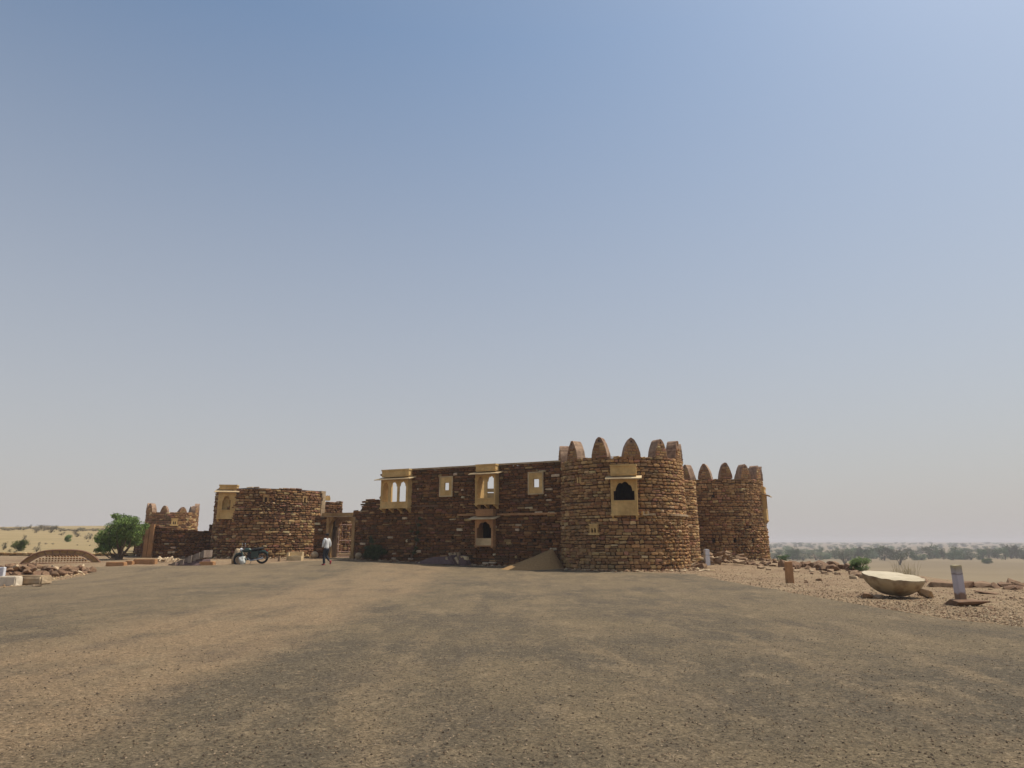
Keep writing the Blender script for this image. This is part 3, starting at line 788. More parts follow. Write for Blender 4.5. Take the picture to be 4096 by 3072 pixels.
# ------------------------------------------------------------------ gateway
GL, GR = Vector((-13.35, 47.1)), F_org.copy()
GD = (GR-GL).normalized(); GN = Vector((GD.y, -GD.x)); 
if GN.y > 0: GN = -GN
def guz(px, py, off=0):
    d = ray(px, py); o2 = GL+GN*off; t = o2.dot(GN)/(d.x*GN.x+GN.y); p = Vector((d.x*t, t)); return (p-o2).dot(GD), CAMZ+d.z*t
gate = thing('gateway', 'sandstone framed gateway with metal gate leaf beside the long dark facade', 'gate', (GL.x, GL.y, T(GL.x, GL.y)))
LG = (GR-GL).length
gs0, _ = guz(1311, 2200); gs1, _ = guz(1408, 2200); _, gzt = guz(1360, 2068); _, gz0 = guz(1360, 2236)
_, gztop = guz(1290, 2063); _, lz1 = guz(1390, 2051)
pG = Path([GL, GL+GD*LG])
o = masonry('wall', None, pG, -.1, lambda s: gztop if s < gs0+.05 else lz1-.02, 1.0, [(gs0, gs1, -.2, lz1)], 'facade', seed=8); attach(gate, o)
Mg = frame((GL.x, GL.y, 0), GN); Mg0 = Mg
for a, b in ((gs0-.16, gs0+.04), (gs1-.04, gs1+.18)):
    mb = MB(); mb.box(a, b, -.10, .35, gz0-.3, gzt, Mg); mb.box(a-.04, b+.04, -.14, .35, gz0-.3, gz0+.22, Mg); mb.box(a-.03, b+.03, -.13, .34, gzt-.22, gzt-.14, Mg)
    o = mb.build('pilaster', M_gate); attach(gate, o)
mb = MB(); mb.box(gs0-.55, LG+.05, -.16, .5, gzt+.06, lz1, Mg); o = mb.build('lintel', M_gate); attach(gate, o)
mb = MB(); mb.box(gs0-.6, LG+.0, -.24, .5, gzt, gzt+.055, Mg); o = mb.build('ledge', M_coping); attach(gate, o)
for x, sg in ((gs0+.04, 1), (gs1-.04, -1)):
    mb = MB(); pr = [(0, 0), (.34, 0), (.30, -.10), (.12, -.26), (0, -.42)]
    vs = [Mg @ Vector((x+sg*a, y, gzt+b)) for y in (-.06, .3) for a, b in pr]; m_ = 5
    mb.add(vs, [tuple(range(m_)), tuple(range(m_, 2*m_))[::-1]]+[(i, m_+i, m_+(i+1) % m_, (i+1) % m_) for i in range(m_)])
    o = mb.build('bracket', M_gate); attach(gate, o)
mb = MB(); mb.box(gs0+.04, gs1-.04, -.05, 1.0, gz0-.3, gz0+.05, Mg); o = mb.build('threshold', M_pale); attach(gate, o)
ha = (gs1-gs0)/2; gc = (gs0+gs1)/2
arch = MB(); nn = 20
for i in range(nn):
    a, b = gs0+(gs1-gs0)*i/nn, gs0+(gs1-gs0)*(i+1)/nn
    zf_ = lambda q: gzt-.62+.42*math.sqrt(max(0, 1-((q-gc)/ha)**2))
    vs = [Mg @ Vector(p) for p in ((a, .62, zf_(a)), (b, .62, zf_(b)), (b, .62, lz1-.03), (a, .62, lz1-.03), (a, .98, zf_(a)), (b, .98, zf_(b)), (b, .98, lz1-.03), (a, .98, lz1-.03))]
    arch.add(vs, [(0, 1, 2, 3), (4, 7, 6, 5), (0, 4, 5, 1), (3, 2, 6, 7)])
o = arch.build('inner_arch', M_rockred); attach(gate, o)
# swung-open metal leaf
gl = MB(); lx0 = gs0+.16; lw = 1.28; lh = gzt-.55-gz0
Mleaf = Mg @ Matrix.Translation((lx0, .9, gz0+.07)) @ Matrix.Rotation(R(12), 4, 'Z')
def bar(a, b, r=.022): gl.tube([a, b], r, 6, Mleaf)
zt1 = lh
bar((0, 0, 0), (0, 0, zt1*.9), .025); bar((lw, 0, 0), (lw, 0, zt1), .025); bar((.1, 0, zt1), (lw, 0, zt1), .02); bar((0, 0, zt1*.9), (.1, 0, zt1), .02)
bar((0, 0, zt1*.52), (lw, 0, zt1*.52), .018); bar((0, 0, .04), (lw, 0, .04), .018); bar((0, 0, .38), (lw, 0, .38), .014)
for i in range(1, 16): bar((lw*i/16, 0, .04), (lw*i/16, 0, .38), .009)
for i in range(1, 5): bar((lw*i/5, 0, .38), (lw*i/5, 0, zt1), .006)
o = gl.build('gate_leaf', M_pinkmetal); attach(gate, o)
for k, (px, py, r_) in enumerate(((1258, 2237, .24), (1434, 2238, .23))):   # stone balls by the gate
    d = gp(px, py); d = at(px, py-18, 45.2 if k else 46.0); me = bpy.data.meshes.new('stone_ball'); bm = bmesh.new(); bmesh.ops.create_icosphere(bm, subdivisions=3, radius=r_); bm.to_mesh(me); bm.free()
    me.polygons.foreach_set('use_smooth', [True]*len(me.polygons)); me.materials.append(M_coping)
    o = bpy.data.objects.new('stone_ball', me); COL.objects.link(o); o.location = (d.x, d.y, T(d.x, d.y)+r_*.9)
    tag(o, ['stone ball on the ground left of the gateway', 'stone ball on the ground between gateway and dark bush'][k], 'stone ball', 'stone balls flanking the gate')
cy = thing('courtyard_wall', 'sunlit red rubble wall seen through the open gateway', 'wall', (-12, 52, .5))
o = masonry('wall', None, Path([(-15.2, 50.2), (-12.2, 51.7), (-8.6, 54.6)]), .2, 3.5, .5, (), 'bastion', seed=14, ch=(.1, .17), sl=(.18, .4)); attach(cy, o)
mb = MB(); mb.box(-13.2, -9.5, 49.6, 50.1, .4, .75); o = mb.build('stone_bench', M_pale); tag(o, 'pale low stone ledge inside the gateway at the foot of the sunlit wall', 'bench')

# ------------------------------------------------------------------ left bastion
bas = thing('round_bastion', 'broad curved rubble bastion without merlons left of the gateway', 'tower', (-16.5, 47.5, .45))
ZC = 5.13
pts = [(-20.9, 51.5), (-20.9, 49.6), (-20.55, 48.0), (-19.7, 46.75), (-18.3, 46.0), (-16.6, 46.1), (-15.2, 46.95), (-14.15, 48.15), (-13.42, 49.45)]
pC = Path(smooth_path(pts, 6))
def suz(path, px, py):                  # pixel -> (s, z) on a wall path by marching
    d = ray(px, py); best = None; N_ = 600
    for i in range(N_):
        s = path.L*i/N_; p, n = path(s); e = abs(p.x-d.x*p.y)
        if n.y < .2 and (best is None or e+p.y*.001 < best[0]): best = (e+p.y*.001, s, CAMZ+d.z*p.y)
    return best[1], best[2]
hC = []
for x0, x1, y0, y1 in ((1060, 1067, 1992, 2005), (1216, 1221, 1994, 2007)):
    s, z = suz(pC, (x0+x1)/2, (y0+y1)/2); hC.append((s-.07, s+.07, z-.11, z+.11))
s, z = suz(pC, 908, 2010); hC.append((s-.3, s+.3, z-.3, z+.7))
ztC = lambda s: ZC+.045*nz(s*.7, 4)
wC = masonry('wall', None, pC, -.05, ztC, .75, hC, 'bastion', seed=17, batter=.12, cell=.3, ch=(.13, .2), sl=(.22, .5), zref=5.2,
             rough=lambda s, z: nz(s*.3, z*.6, 3) > .18)
attach(bas, wC)
for (x, y) in ((1063, 1998), (1218, 2000)):
    s, z = suz(pC, x, y); p, nn_ = pC(s); Mf = frame((p.x, p.y, z), nn_); mb = MB()
    mb.box(-.19, -.07, -.06, .08, -.16, .16, Mf); mb.box(.07, .19, -.06, .08, -.16, .16, Mf); mb.box(-.19, .19, -.065, .08, .16, .27, Mf); mb.box(-.12, .12, .5, .62, -.2, .2, Mf)  # last box is a backing added inside the slit to keep it dark
    o = mb.build('slit_window', M_gate); attach(bas, o)
mb = MB(); mb.box(-.22, .22, -.12, .3, 0, 1); mb = MB()          # quoins at the right corner
p, nn_ = pC(pC.L-.02); z = .4; rnd = random.Random(8)
while z < 5.0:
    h = rnd.uniform(.2, .3); w_ = rnd.uniform(.22, .42); mb.box(-w_, .03, -.09, .25, z, min(z+h, 5.1)-.012, frame((p.x, p.y, 0), nn_)); z += h
o = mb.build('quoins', M_coping); attach(bas, o)
s, z = suz(pC, 912, 2010); p, nn_ = pC(s); nn_ = Vector((math.sin(R(8)), -math.cos(R(8))))
Yq = p.y-.2
zj = {k: zat(v, 912, Yq) for k, v in (('b', 2072), ('s', 2040), ('a', 1966), ('t', 1939))}
oj = Vector(p)+nn_*.12
o = balcony(None, frame((oj.x, oj.y, 0), nn_), 68/2780*Yq, zj, .22, [(-.02, .26, zat(2002, 912, Yq), zat(1984, 912, Yq)-zat(2002, 912, Yq))], over=.22, nbr=2, inner=.35, blind=True, br=.12)
attach(bas, o)
up = thing('stepped_wall', 'short sunlit wall with a toothed sandstone crown rising behind the gateway', 'wall', (-13.2, 50.5, .5))
z45 = zat(2003, 1340, 50.6)
o = masonry('wall', None, Path([(-14.1, 49.9), (-12.52, 51.2)]), 0, z45, .5, (), 'bastion', seed=19, ch=(.11, .18), sl=(.2, .45)); attach(up, o)
mb = MB(); a, b = Vector((-14.0, 49.98)), Vector((-13.32, 50.54)); d_ = (b-a).normalized(); n_ = Vector((d_.y, -d_.x)); Mc = frame((a.x, a.y, 0), n_); Lc = (b-a).length
mb.box(0, Lc, -.08, .3, z45+.01, z45+.22, Mc)
kk = 6
for i in range(kk):
    x0, x1 = Lc*i/kk+.01, Lc*(i+1)/kk-.01; zz = z45+.22
    mb.add([Mc @ Vector(q) for q in ((x0, -.07, zz), (x1, -.07, zz), ((x0+x1)/2, -.07, zz+.16), (x0, .1, zz), (x1, .1, zz), ((x0+x1)/2, .1, zz+.16))], [(0, 1, 2), (5, 4, 3), (0, 3, 4, 1), (1, 4, 5, 2), (2, 5, 3, 0)])
o = mb.build('toothed_crown', M_sand); attach(up, o)

# ------------------------------------------------------------------ low walls on the left
lw_ = thing('boundary_wall', 'low dark rubble wall with paired pilasters left of the round bastion', 'wall', (-24, 47.5, .4))
pW = Path([(-27.7, 51.4), (-26.0, 49.3), (-24.95, 47.95), (-24.3, 47.45), (-23.4, 47.4), (-20.5, 48.2)])
_, = (0,)
zW = lambda s: lerp_pts([(0, 2.55), (3.5, 2.72), (5.2, 2.75), (6.0, 2.5), (7.2, 2.4), (8.5, 2.33)], s)+.05*nz(s*2, 2)
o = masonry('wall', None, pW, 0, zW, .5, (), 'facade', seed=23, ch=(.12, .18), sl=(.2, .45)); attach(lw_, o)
for x0, x1 in ((576, 587), (594, 606)):
    a = at(x0, 2200, 47.45); b = at(x1, 2200, 47.3); mb = MB(); mb.box(a.x, b.x, 47.30, 47.6, .2, 2.72); mb.box(a.x-.02, b.x+.02, 47.27, 47.6, .2, .6)
    o = mb.build('pilaster', M_orange); attach(lw_, o)
sb_ = masonry('low_wall', None, Path([(-44, 52.5), (-30, 51.2), (-26.0, 50.6)]), .0, .78, .4, (), 'ochre', seed=29, ch=(.1, .16), sl=(.3, .7))
tag(sb_, 'long low ochre stone wall behind the arched lattice frame', 'wall')
stub = thing('wall_stub', 'square dark rubble stub poking up between low wall and round bastion', 'wall', (-20.9, 50.2, .4))
o = masonry('wall', None, Path([(-21.85, 50.3), (-20.4, 50.3)]), 0, zat(2098, 840, 50.2), .6, (), 'facade', seed=30); attach(stub, o)

# far crenellated tower
towD = thing('distant_tower', 'small distant rubble tower with worn merlons rising behind the low wall', 'tower', (-35.9, 73.6, .4))
CD, RD = (-35.85, 73.4), 2.5
ZD = zat(2048, 695, 71.2)
pD = ring_path(CD, RD, R(-170), R(190), 64)
hsD = (R(170)+face_pt(CD, RD, 697, 2090)[0])*RD
o = masonry('wall', None, pD, 0, ZD, .5, [(hsD-.15, hsD+.15, face_pt(CD, RD, 697, 2096)[1], face_pt(CD, RD, 697, 2085)[1])], 'bastion', seed=31, ends=False, cell=.3, batter=.08); attach(towD, o)
for k, (dg, sx, sz) in enumerate([(-82, 1.25, .95), (-62, 1.3, .85), (-20, .8, .6), (22, .8, .55), (64, .8, .75), (88, .9, .95), (125, .7, .7), (160, .8, .55), (200, .8, .6), (240, .9, .6)]):
    a = -math.atan2(CD[0], CD[1])+R(dg); o = put_merlon(None, (*on_ring(CD, RD-.02, a)[:2], ZD-.04), a, k, (sx, .8, sz)); attach(towD, o)
aq, zq = face_pt(CD, RD, 697, 2090); o = jali(None, frame((*on_ring(CD, RD+.09, aq)[:2], zq), (math.sin(aq), -math.cos(aq))), w=.8, h=.66); attach(towD, o)

for o in MERL:
    for c in list(o.children): bpy.data.objects.remove(c)
    bpy.data.objects.remove(o)

# ------------------------------------------------------------------ rocks
def rock_mesh(seed, m, sx=1, sy=1, sz=1, name='rock'):
    rnd = random.Random(seed); bm = bmesh.new()
    for _ in range(15):
        p = Vector([rnd.uniform(-1, 1) for _ in range(3)]); k = max(abs(c) for c in p); p = p/k*rnd.uniform(.78, 1)
        bm.verts.new((p.x*.5*sx, p.y*.5*sy, p.z*.5*sz))
    r = bmesh.ops.convex_hull(bm, input=bm.verts)
    bmesh.ops.delete(bm, geom=[e for e in r['geom_interior'] if isinstance(e, bmesh.types.BMVert)], context='VERTS')
    try: bmesh.ops.bevel(bm, geom=list(bm.edges), offset=.03, segments=1, affect='EDGES', clamp_overlap=True)
    except Exception: pass
    me = bpy.data.meshes.new(name); bm.to_mesh(me); bm.free(); me.materials.append(m); return me
RK = [rock_mesh(100+i, M_rock, 1, .75, .42 if i % 2 else .62) for i in range(8)]
RKR = [rock_mesh(200+i, M_rockred, 1, .8, .5 if i % 2 else .7) for i in range(8)]
RKP = [rock_mesh(300+i, M_rockpale, 1, .7, .4) for i in range(4)]
def rock(me, p, size, rnd, name, label, cat, group=None, dz=.0, tilt=.35):
    o = bpy.data.objects.new(name, me); COL.objects.link(o)
    o.scale = (size*rnd.uniform(.8, 1.25), size*rnd.uniform(.8, 1.2), size*rnd.uniform(.75, 1.2))
    o.rotation_euler = (rnd.uniform(-tilt, tilt), rnd.uniform(-tilt, tilt), rnd.uniform(0, 6.28))
    o.location = (p[0], p[1], T(p[0], p[1])+size*.14+dz); tag(o, label, cat, group); return o
rnd = random.Random(77)
CL = [  # x0,x1,y0,y1,n,size,meshset,label,group
    (2785, 2990, 2241, 2262, 70, .52, RK, 'jagged broken stone in the heap at the foot of the rear tower', 'rubble heap at the rear tower', .62),
    (2975, 3110, 2243, 2262, 14, .42, RKR, 'loose brown stone lying in line right of the rear tower base', 'stones right of the rear tower', 0),
    (3020, 3110, 2262, 2282, 7, .40, RK, 'flat stone lying on the gravel below the rear tower', 'flat stones below the rear tower', 0),
    (3140, 3430, 2262, 2284, 60, .60, RKR, 'dark red rock slab piled along the plateau rim behind the brown post', 'rocks along the plateau rim', .1),
    (3150, 3420, 2280, 2300, 14, .36, RK, 'angular stone scattered on gravel in front of the rim rocks', 'stones in front of the rim rocks', 0),
    (3400, 3600, 2294, 2318, 26, .45, RK, 'brown stone on the rim left of the carved bowl', 'rim stones left of the bowl', 0),
    (2700, 2800, 2268, 2290, 16, .34, RK, 'small fallen stone at the foot of the big tower', 'fallen stones at the big tower', 0),
    (3990, 4096, 2318, 2360, 14, .45, RKR, 'reddish stone near the right edge beyond the white pillar', 'stones beyond the white pillar', 0),
    (3680, 4090, 2350, 2440, 10, .20, RK, 'small stone lying on gravel around the white pillar', 'small stones around the white pillar', 0),
    (3210, 3280, 2322, 2334, 4, .24, RKR, 'small red stone on the gravel just right of the brown post', 'small stones by the brown post', 0)]
for x0, x1, y0, y1, n_, size, ms, lab, grp, pile in CL:
    for i in range(n_):
        x, y = rnd.uniform(x0, x1), rnd.uniform(y0, y1); p = gp(x, y)
        me = rnd.choice(RKP) if rnd.random() < .07 and ms is RK else rnd.choice(ms)
        dz = pile*rnd.random()*(1-abs((x-x0)/(x1-x0)-.45)*1.6) if pile else 0
        rock(me, p, size*rnd.uniform(.5, 1.25), rnd, 'rock', lab, 'rock', grp, dz=max(0, dz)-.02)
# ledges of flat bedrock at the rim on the right
for k, (px, py, l_, w_, h_, rz, lab) in enumerate([(3700, 2330, .75, .9, .16, .1, 'flat bedrock slab just behind the right side of the carved bowl'), (3750, 2345, .55, .7, .14, .5, 'small tilted slab between bowl and white pillar'),
        (3785, 2350, .85, .9, .24, -.05, 'broad dark edged bedrock slab left of the white pillar foot'), (3885, 2352, .9, 1.0, .22, .12, 'broad dark edged bedrock slab right behind the white pillar'), (3945, 2350, .75, .8, .2, -.2, 'bedrock slab second to the right of the white pillar'),
        (3975, 2378, .7, .4, .08, -.3, 'thin flat slab on gravel right of the white pillar'), (4040, 2350, .6, .6, .16, .3, 'slab near the right edge of the picture in line with the rim'), (4086, 2358, .5, .5, .14, .9, 'flat slab at the far right edge of the picture')]):
    p = gp(px, py); me = rock_mesh(400+k, M_rockred, l_, w_, h_*1.5); o = bpy.data.objects.new('rock_slab', me); COL.objects.link(o)
    o.location = (p.x, p.y+.3, p.z+h_*.2); o.rotation_euler = (.06, .05*(k % 3-1), rz); tag(o, lab, 'rock slab')
# pale slabs and block beside the far white post
for px, py, sx, sy, sz, lab, mt in ((2797, 2262, .75, .6, .13, 'long pale slab lying left of the far white post', M_pale), (2805, 2274, .8, .6, .26, 'brown block under the pale slab beside the far white post', M_rock),
                                (2817, 2284, .62, .45, .06, 'bright thin paving slab on gravel before the far white post', M_rockpale), (2845, 2284, .42, .35, .06, 'small thin slab next to the bright paving slab', M_pale), (2774, 2272, .32, .25, .28, 'pale angular stone at the corner of the big tower', M_rockpale)):
    p = gp(px, py); me = rock_mesh(int(px), mt, sx, sy, sz*1.3); o = bpy.data.objects.new('stone_slab', me); COL.objects.link(o)
    o.location = (p.x, p.y, p.z+sz*.45+(.3 if sz == .13 else 0)); tag(o, lab, 'stone slab')

# heap of stones on the left
i = 0
while i < 190:
    t = rnd.random(); y = 27.2+7.6*t; hw = 2.3-1.9*t**1.3; q = rnd.uniform(-1, 1); x = -20.15-.05*(y-28)-hw+q*hw
    hgt = (.85-.62*t)*(1-q*q*.9)*rnd.random()**.5; i += 1
    if x < -.722*y-1: continue
    pale = rnd.random() < .12
    rock(rnd.choice(RKP if pale else RKR), (x, y), rnd.uniform(.26, .52), rnd, 'stone_block', 'pale stone block in the reddish rubble heap on the left' if pale else 'reddish brown stone block in the rubble heap on the left',
         'stone block', 'pale blocks in the left rubble heap' if pale else 'reddish blocks in the left rubble heap', dz=hgt-.05, tilt=.8)
hm = MB(); K_ = 26
for a in range(K_+1):
    for b in range(K_+1):
        t = a/K_; y = 27.2+7.4*t; hw = 2.15-1.8*t**1.3; q = b/K_*2-1; x = -20.2-.05*(y-28)-hw+q*hw
        hm.v.append((x, y, T(x, y)-.04+(.62-.5*t)*max(0, 1-q*q)+.05*nz(x*2, y*2))); hm.c.append((1, 1, 1))
for a in range(K_):
    for b in range(K_): p = a*(K_+1)+b; hm.f.append((p, p+1, p+K_+2, p+K_+1))
o = hm.build('rubble_bed', M_rockred); o['kind'] = 'stuff'; o['label'] = 'earth and chips filling the left rubble heap'

# ------------------------------------------------------------------ posts, pillar, bowl
def lean_box(name, mt, p, w_, d_, h_, top_scale=1.0, rz=0, parts=None):
    bm = bmesh.new(); bmesh.ops.create_cube(bm, size=1)
    for v in bm.verts:
        k = top_scale if v.co.z > 0 else 1; v.co = Vector((v.co.x*w_*k, v.co.y*d_*k, (v.co.z+.5)*h_))
    bmesh.ops.bevel(bm, geom=list(bm.edges), offset=min(w_, d_)*.07, segments=2, affect='EDGES')
    bmesh.ops.subdivide_edges(bm, edges=[e for e in bm.edges if e.calc_length() > .12], cuts=2, use_grid_fill=True)
    for v in bm.verts: v.co += Vector((nz(v.co.x*9, v.co.y*9, v.co.z*7), nz(v.co.z*8, v.co.x*9, 5), nz(v.co.y*9, v.co.z*3, 9)))*min(w_, d_)*.035
    me = bpy.data.meshes.new(name); bm.to_mesh(me); bm.free(); me.materials.append(mt)
    o = bpy.data.objects.new(name, me); COL.objects.link(o); o.location = p; o.rotation_euler = (0, 0, rz); return o
M_pillar = bpy.data.materials.new('weathered_paint'); M_pillar.use_nodes = True
def band_mat(m, stops):
    N = m.node_tree.nodes; L = m.node_tree.links; b = N['Principled BSDF']; b.inputs['Roughness'].default_value = .85
    tc = N.new('ShaderNodeTexCoord'); s = N.new('ShaderNodeSeparateXYZ'); L.new(tc.outputs['Object'], s.inputs[0])
    no = N.new('ShaderNodeTexNoise'); no.inputs['Scale'].default_value = 7; no.inputs['Detail'].default_value = 6; L.new(tc.outputs['Object'], no.inputs['Vector'])
    ad = N.new('ShaderNodeMath'); ad.operation = 'MULTIPLY_ADD'; ad.inputs[1].default_value = .22; L.new(no.outputs[0], ad.inputs[0]); L.new(s.outputs[2], ad.inputs[2])
    cr = N.new('ShaderNodeValToRGB'); L.new(ad.outputs[0], cr.inputs[0]); e = cr.color_ramp.elements
    while len(e) > 1: e.remove(e[-1])
    e[0].position = stops[0][0]; e[0].color = (*stops[0][1], 1)
    for p_, c in stops[1:]: q = e.new(p_); q.color = (*c, 1)
    L.new(cr.outputs[0], b.inputs['Base Color'])
    bp = N.new('ShaderNodeBump'); bp.inputs['Strength'].default_value = .4; bp.inputs['Distance'].default_value = .02; L.new(no.outputs[0], bp.inputs['Height']); L.new(bp.outputs[0], b.inputs['Normal'])
band_mat(M_pillar, [(.0, (.24, .15, .09)), (.26, (.24, .15, .10)), (.34, (.44, .40, .42)), (.75, (.46, .43, .46)), (.80, (.22, .18, .18)), (.83, (.42, .38, .37)), (.95, (.36, .31, .22)), (1.0, (.45, .38, .22))])
p = gp(3847, 2420)
pil = lean_box('marker_pillar', M_pillar, (p.x, p.y, p.z), .20, .19, .89, .98, .1)
pil.location.z += .10; pil.rotation_euler = (0, R(-.8), .1)
tag(pil, 'faded white painted square pillar standing on a flat slab at far right', 'pillar')
me = rock_mesh(901, M_rockred, .95, .8, .26); o = bpy.data.objects.new('base_slab', me); COL.objects.link(o); o.location = (p.x+.0, p.y-.12, p.z+.02); tag(o, 'flat dark slab under the faded white pillar', 'slab')
p = gp(3160, 2333); pp = lean_box('stone_post', M_orange, (p.x, p.y, p.z-.05), .28, .2, .86, .9, .08); tag(pp, 'orange brown stone post standing alone on the right gravel', 'post')
p = gp(2829, 2262); pp = lean_box('marker_post', M_white, (p.x, p.y, p.z-.05), .30, .25, .98, .95, .25); tag(pp, 'white painted marker post in front of the rear tower rubble', 'post')
mb = MB(); mb.box(-.17, .17, -.145, .145, .63, .67); mb.build('metal_band', M_chrome, pp)

def bowl():
    rb, h_ = .82, .52
    C = gp(3563, 2394); C.y += .42; C.x += .30; C.z = T(C.x, C.y)
    th = thing('carved_bowl', 'big half buried looking pale stone bowl with broken flat top on the right gravel', 'stone bowl', C)
    mb = MB(); n_ = 72; rings = 14
    prof = []
    for i in range(rings+1):
        t = i/rings; z = h_*t; prof.append((rb*(.36+.64*math.sin(min(1, t*.98+.02)*math.pi/2)**.72), z))
    for i, (r, z) in enumerate(prof):
        for k in range(n_):
            a = 2*math.pi*k/n_; q = 1+.025*nz(math.cos(a)*2, math.sin(a)*2, z*3); zz = z*(1+0)
            if i >= rings-1: zz -= abs(.034*nz(math.cos(a)*3.3, math.sin(a)*3.3, 4))*(1 if i == rings else .6); q *= 1-.03*max(0, nz(math.cos(a)*2.2, math.sin(a)*2.2, 8))
            mb.v.append((r*q*math.cos(a), r*q*math.sin(a), zz+.08)); mb.c.append((1, 1, 1))
    for i in range(rings):
        for k in range(n_): a, b = i*n_+k, i*n_+(k+1) % n_; mb.f.append((a, b, b+n_, a+n_))
    mb.f.append(tuple(range(n_))[::-1])
    m = bpy.data.materials.new('stained_limestone'); m.use_nodes = True
    N = m.node_tree.nodes; L = m.node_tree.links; b = N['Principled BSDF']; b.inputs['Roughness'].default_value = .9
    tc = N.new('ShaderNodeTexCoord'); no = N.new('ShaderNodeTexNoise'); no.inputs['Scale'].default_value = 3.2; no.inputs['Detail'].default_value = 7; L.new(tc.outputs['Object'], no.inputs['Vector'])
    cr = N.new('ShaderNodeValToRGB'); L.new(no.outputs[0], cr.inputs[0]); e = cr.color_ramp.elements
    e[0].position = .34; e[0].color = (.20, .125, .06, 1); e[1].position = .58; e[1].color = (.40, .31, .18, 1)
    L.new(cr.outputs[0], b.inputs['Base Color'])
    bp = N.new('ShaderNodeBump'); bp.inputs['Strength'].default_value = .5; bp.inputs['Distance'].default_value = .03; L.new(no.outputs[0], bp.inputs['Height']); L.new(bp.outputs[0], b.inputs['Normal'])
    o = mb.build('shell', m, th, smooth=True)
    tp_ = MB(); R2 = 12
    for i in range(R2+1):
        for k in range(n_):
            a = 2*math.pi*k/n_; r = rb*i/R2*.99
            q = 1+.025*nz(math.cos(a)*2, math.sin(a)*2, h_*3); q *= 1-.03*max(0, nz(math.cos(a)*2.2, math.sin(a)*2.2, 8))
            drop = abs(.034*nz(math.cos(a)*3.3, math.sin(a)*3.3, 4))*sm((i/R2-.78)/.22)
            tp_.v.append((r*q*math.cos(a), r*q*math.sin(a), h_+.082-drop+.012*nz(r*math.cos(a)*3, r*math.sin(a)*3)+.03*(1-i/R2))); tp_.c.append((1, 1, 1))
    for i in range(R2):
        for k in range(n_): a, b = i*n_+k, i*n_+(k+1) % n_; tp_.f.append((a, b, b+n_, a+n_))
    tp_.build('flat_top', mat('pale_top', (.40, .33, .22), nscale=5, namt=.12, col2=(.48, .41, .29), bump=.6), th, smooth=False)  # flat top coloured paler than the shell
    th.rotation_euler = (R(7.5), R(3.0), 0); th.location.z += .02
    for dx, dy, sz, me, lab in ((-.95, -.42, .40, RKR[1], 'dark stone wedged under the left side of the carved bowl'), (.78, -.36, .55, RKP[0], 'yellow slab propping the right side of the carved bowl'), (-.72, -.52, .25, RK[2], 'small dark stone in front of the left bowl support')):
        q = bpy.data.objects.new('prop_stone', me); COL.objects.link(q); q.location = (C.x+dx, C.y+dy, T(C.x+dx, C.y+dy)+sz*.22); q.scale = (sz, sz, sz*.9); q.rotation_euler = (.1, .35 if dx > 0 else 0, .4); tag(q, lab, 'stone')
bowl()

# white block and post at the left frame edge
p = gp(30, 2345); q = lean_box('painted_block', M_cream, (p.x-.22, p.y+.3, p.z-.03), .80, .45, .36, .98, .05); tag(q, 'cream painted block at the far left edge beside the asphalt', 'block')
q = lean_box('flat_slab', M_coping, (p.x+.05, p.y+.95, p.z), 1.5, .7, .34, .97, .0); tag(q, 'long grey brown slab lying just behind the cream block', 'slab')
p = gp(0, 2330); q = lean_box('marker_post', M_white, (p.x-.02, p.y, p.z-.03), .26, .22, .62, .95, .2); tag(q, 'white marker post cut by the left edge of the photo', 'post')
p = gp(150, 2347); q = bpy.data.objects.new('rock', RK[3]); COL.objects.link(q); q.location = (p.x, p.y, p.z+.03); q.scale = (.4, .25, .2); tag(q, 'single flat dark stone on the asphalt edge at the lower left', 'rock')
# cut kerb blocks
for x0, x1, yb, h_, mt, lab in ((420, 494, 2264, .20, M_orange, 'leftmost orange cut stone block on the yard edge'), (496, 528, 2259, .2, M_orange, 'low cut block between the two long sandstone blocks'),
                            (529, 618, 2258, .28, M_orange, 'long orange cut block below the paired pilasters'), (792, 852, 2262, .2, M_orange, 'flat orange block right of the tilted grey slab')):
    a, b = gp(x0, yb), gp(x1, yb); q = lean_box('cut_block', mt, ((a.x+b.x)/2, a.y+.2, a.z-.03), b.x-a.x-.03, .42, h_+.03, .98, .04); tag(q, lab, 'stone block')
for k in range(13):
    x = 628+k*7.5; p = gp(x, 2250-(k % 3)*3); q = rock(RKP[k % 4], p, .42 if k < 8 else .3, rnd, 'cut_stone', 'pale yellow broken stone in the row between orange block and tilted slab', 'stone', 'pale stones before the low wall', dz=.06, tilt=.9)
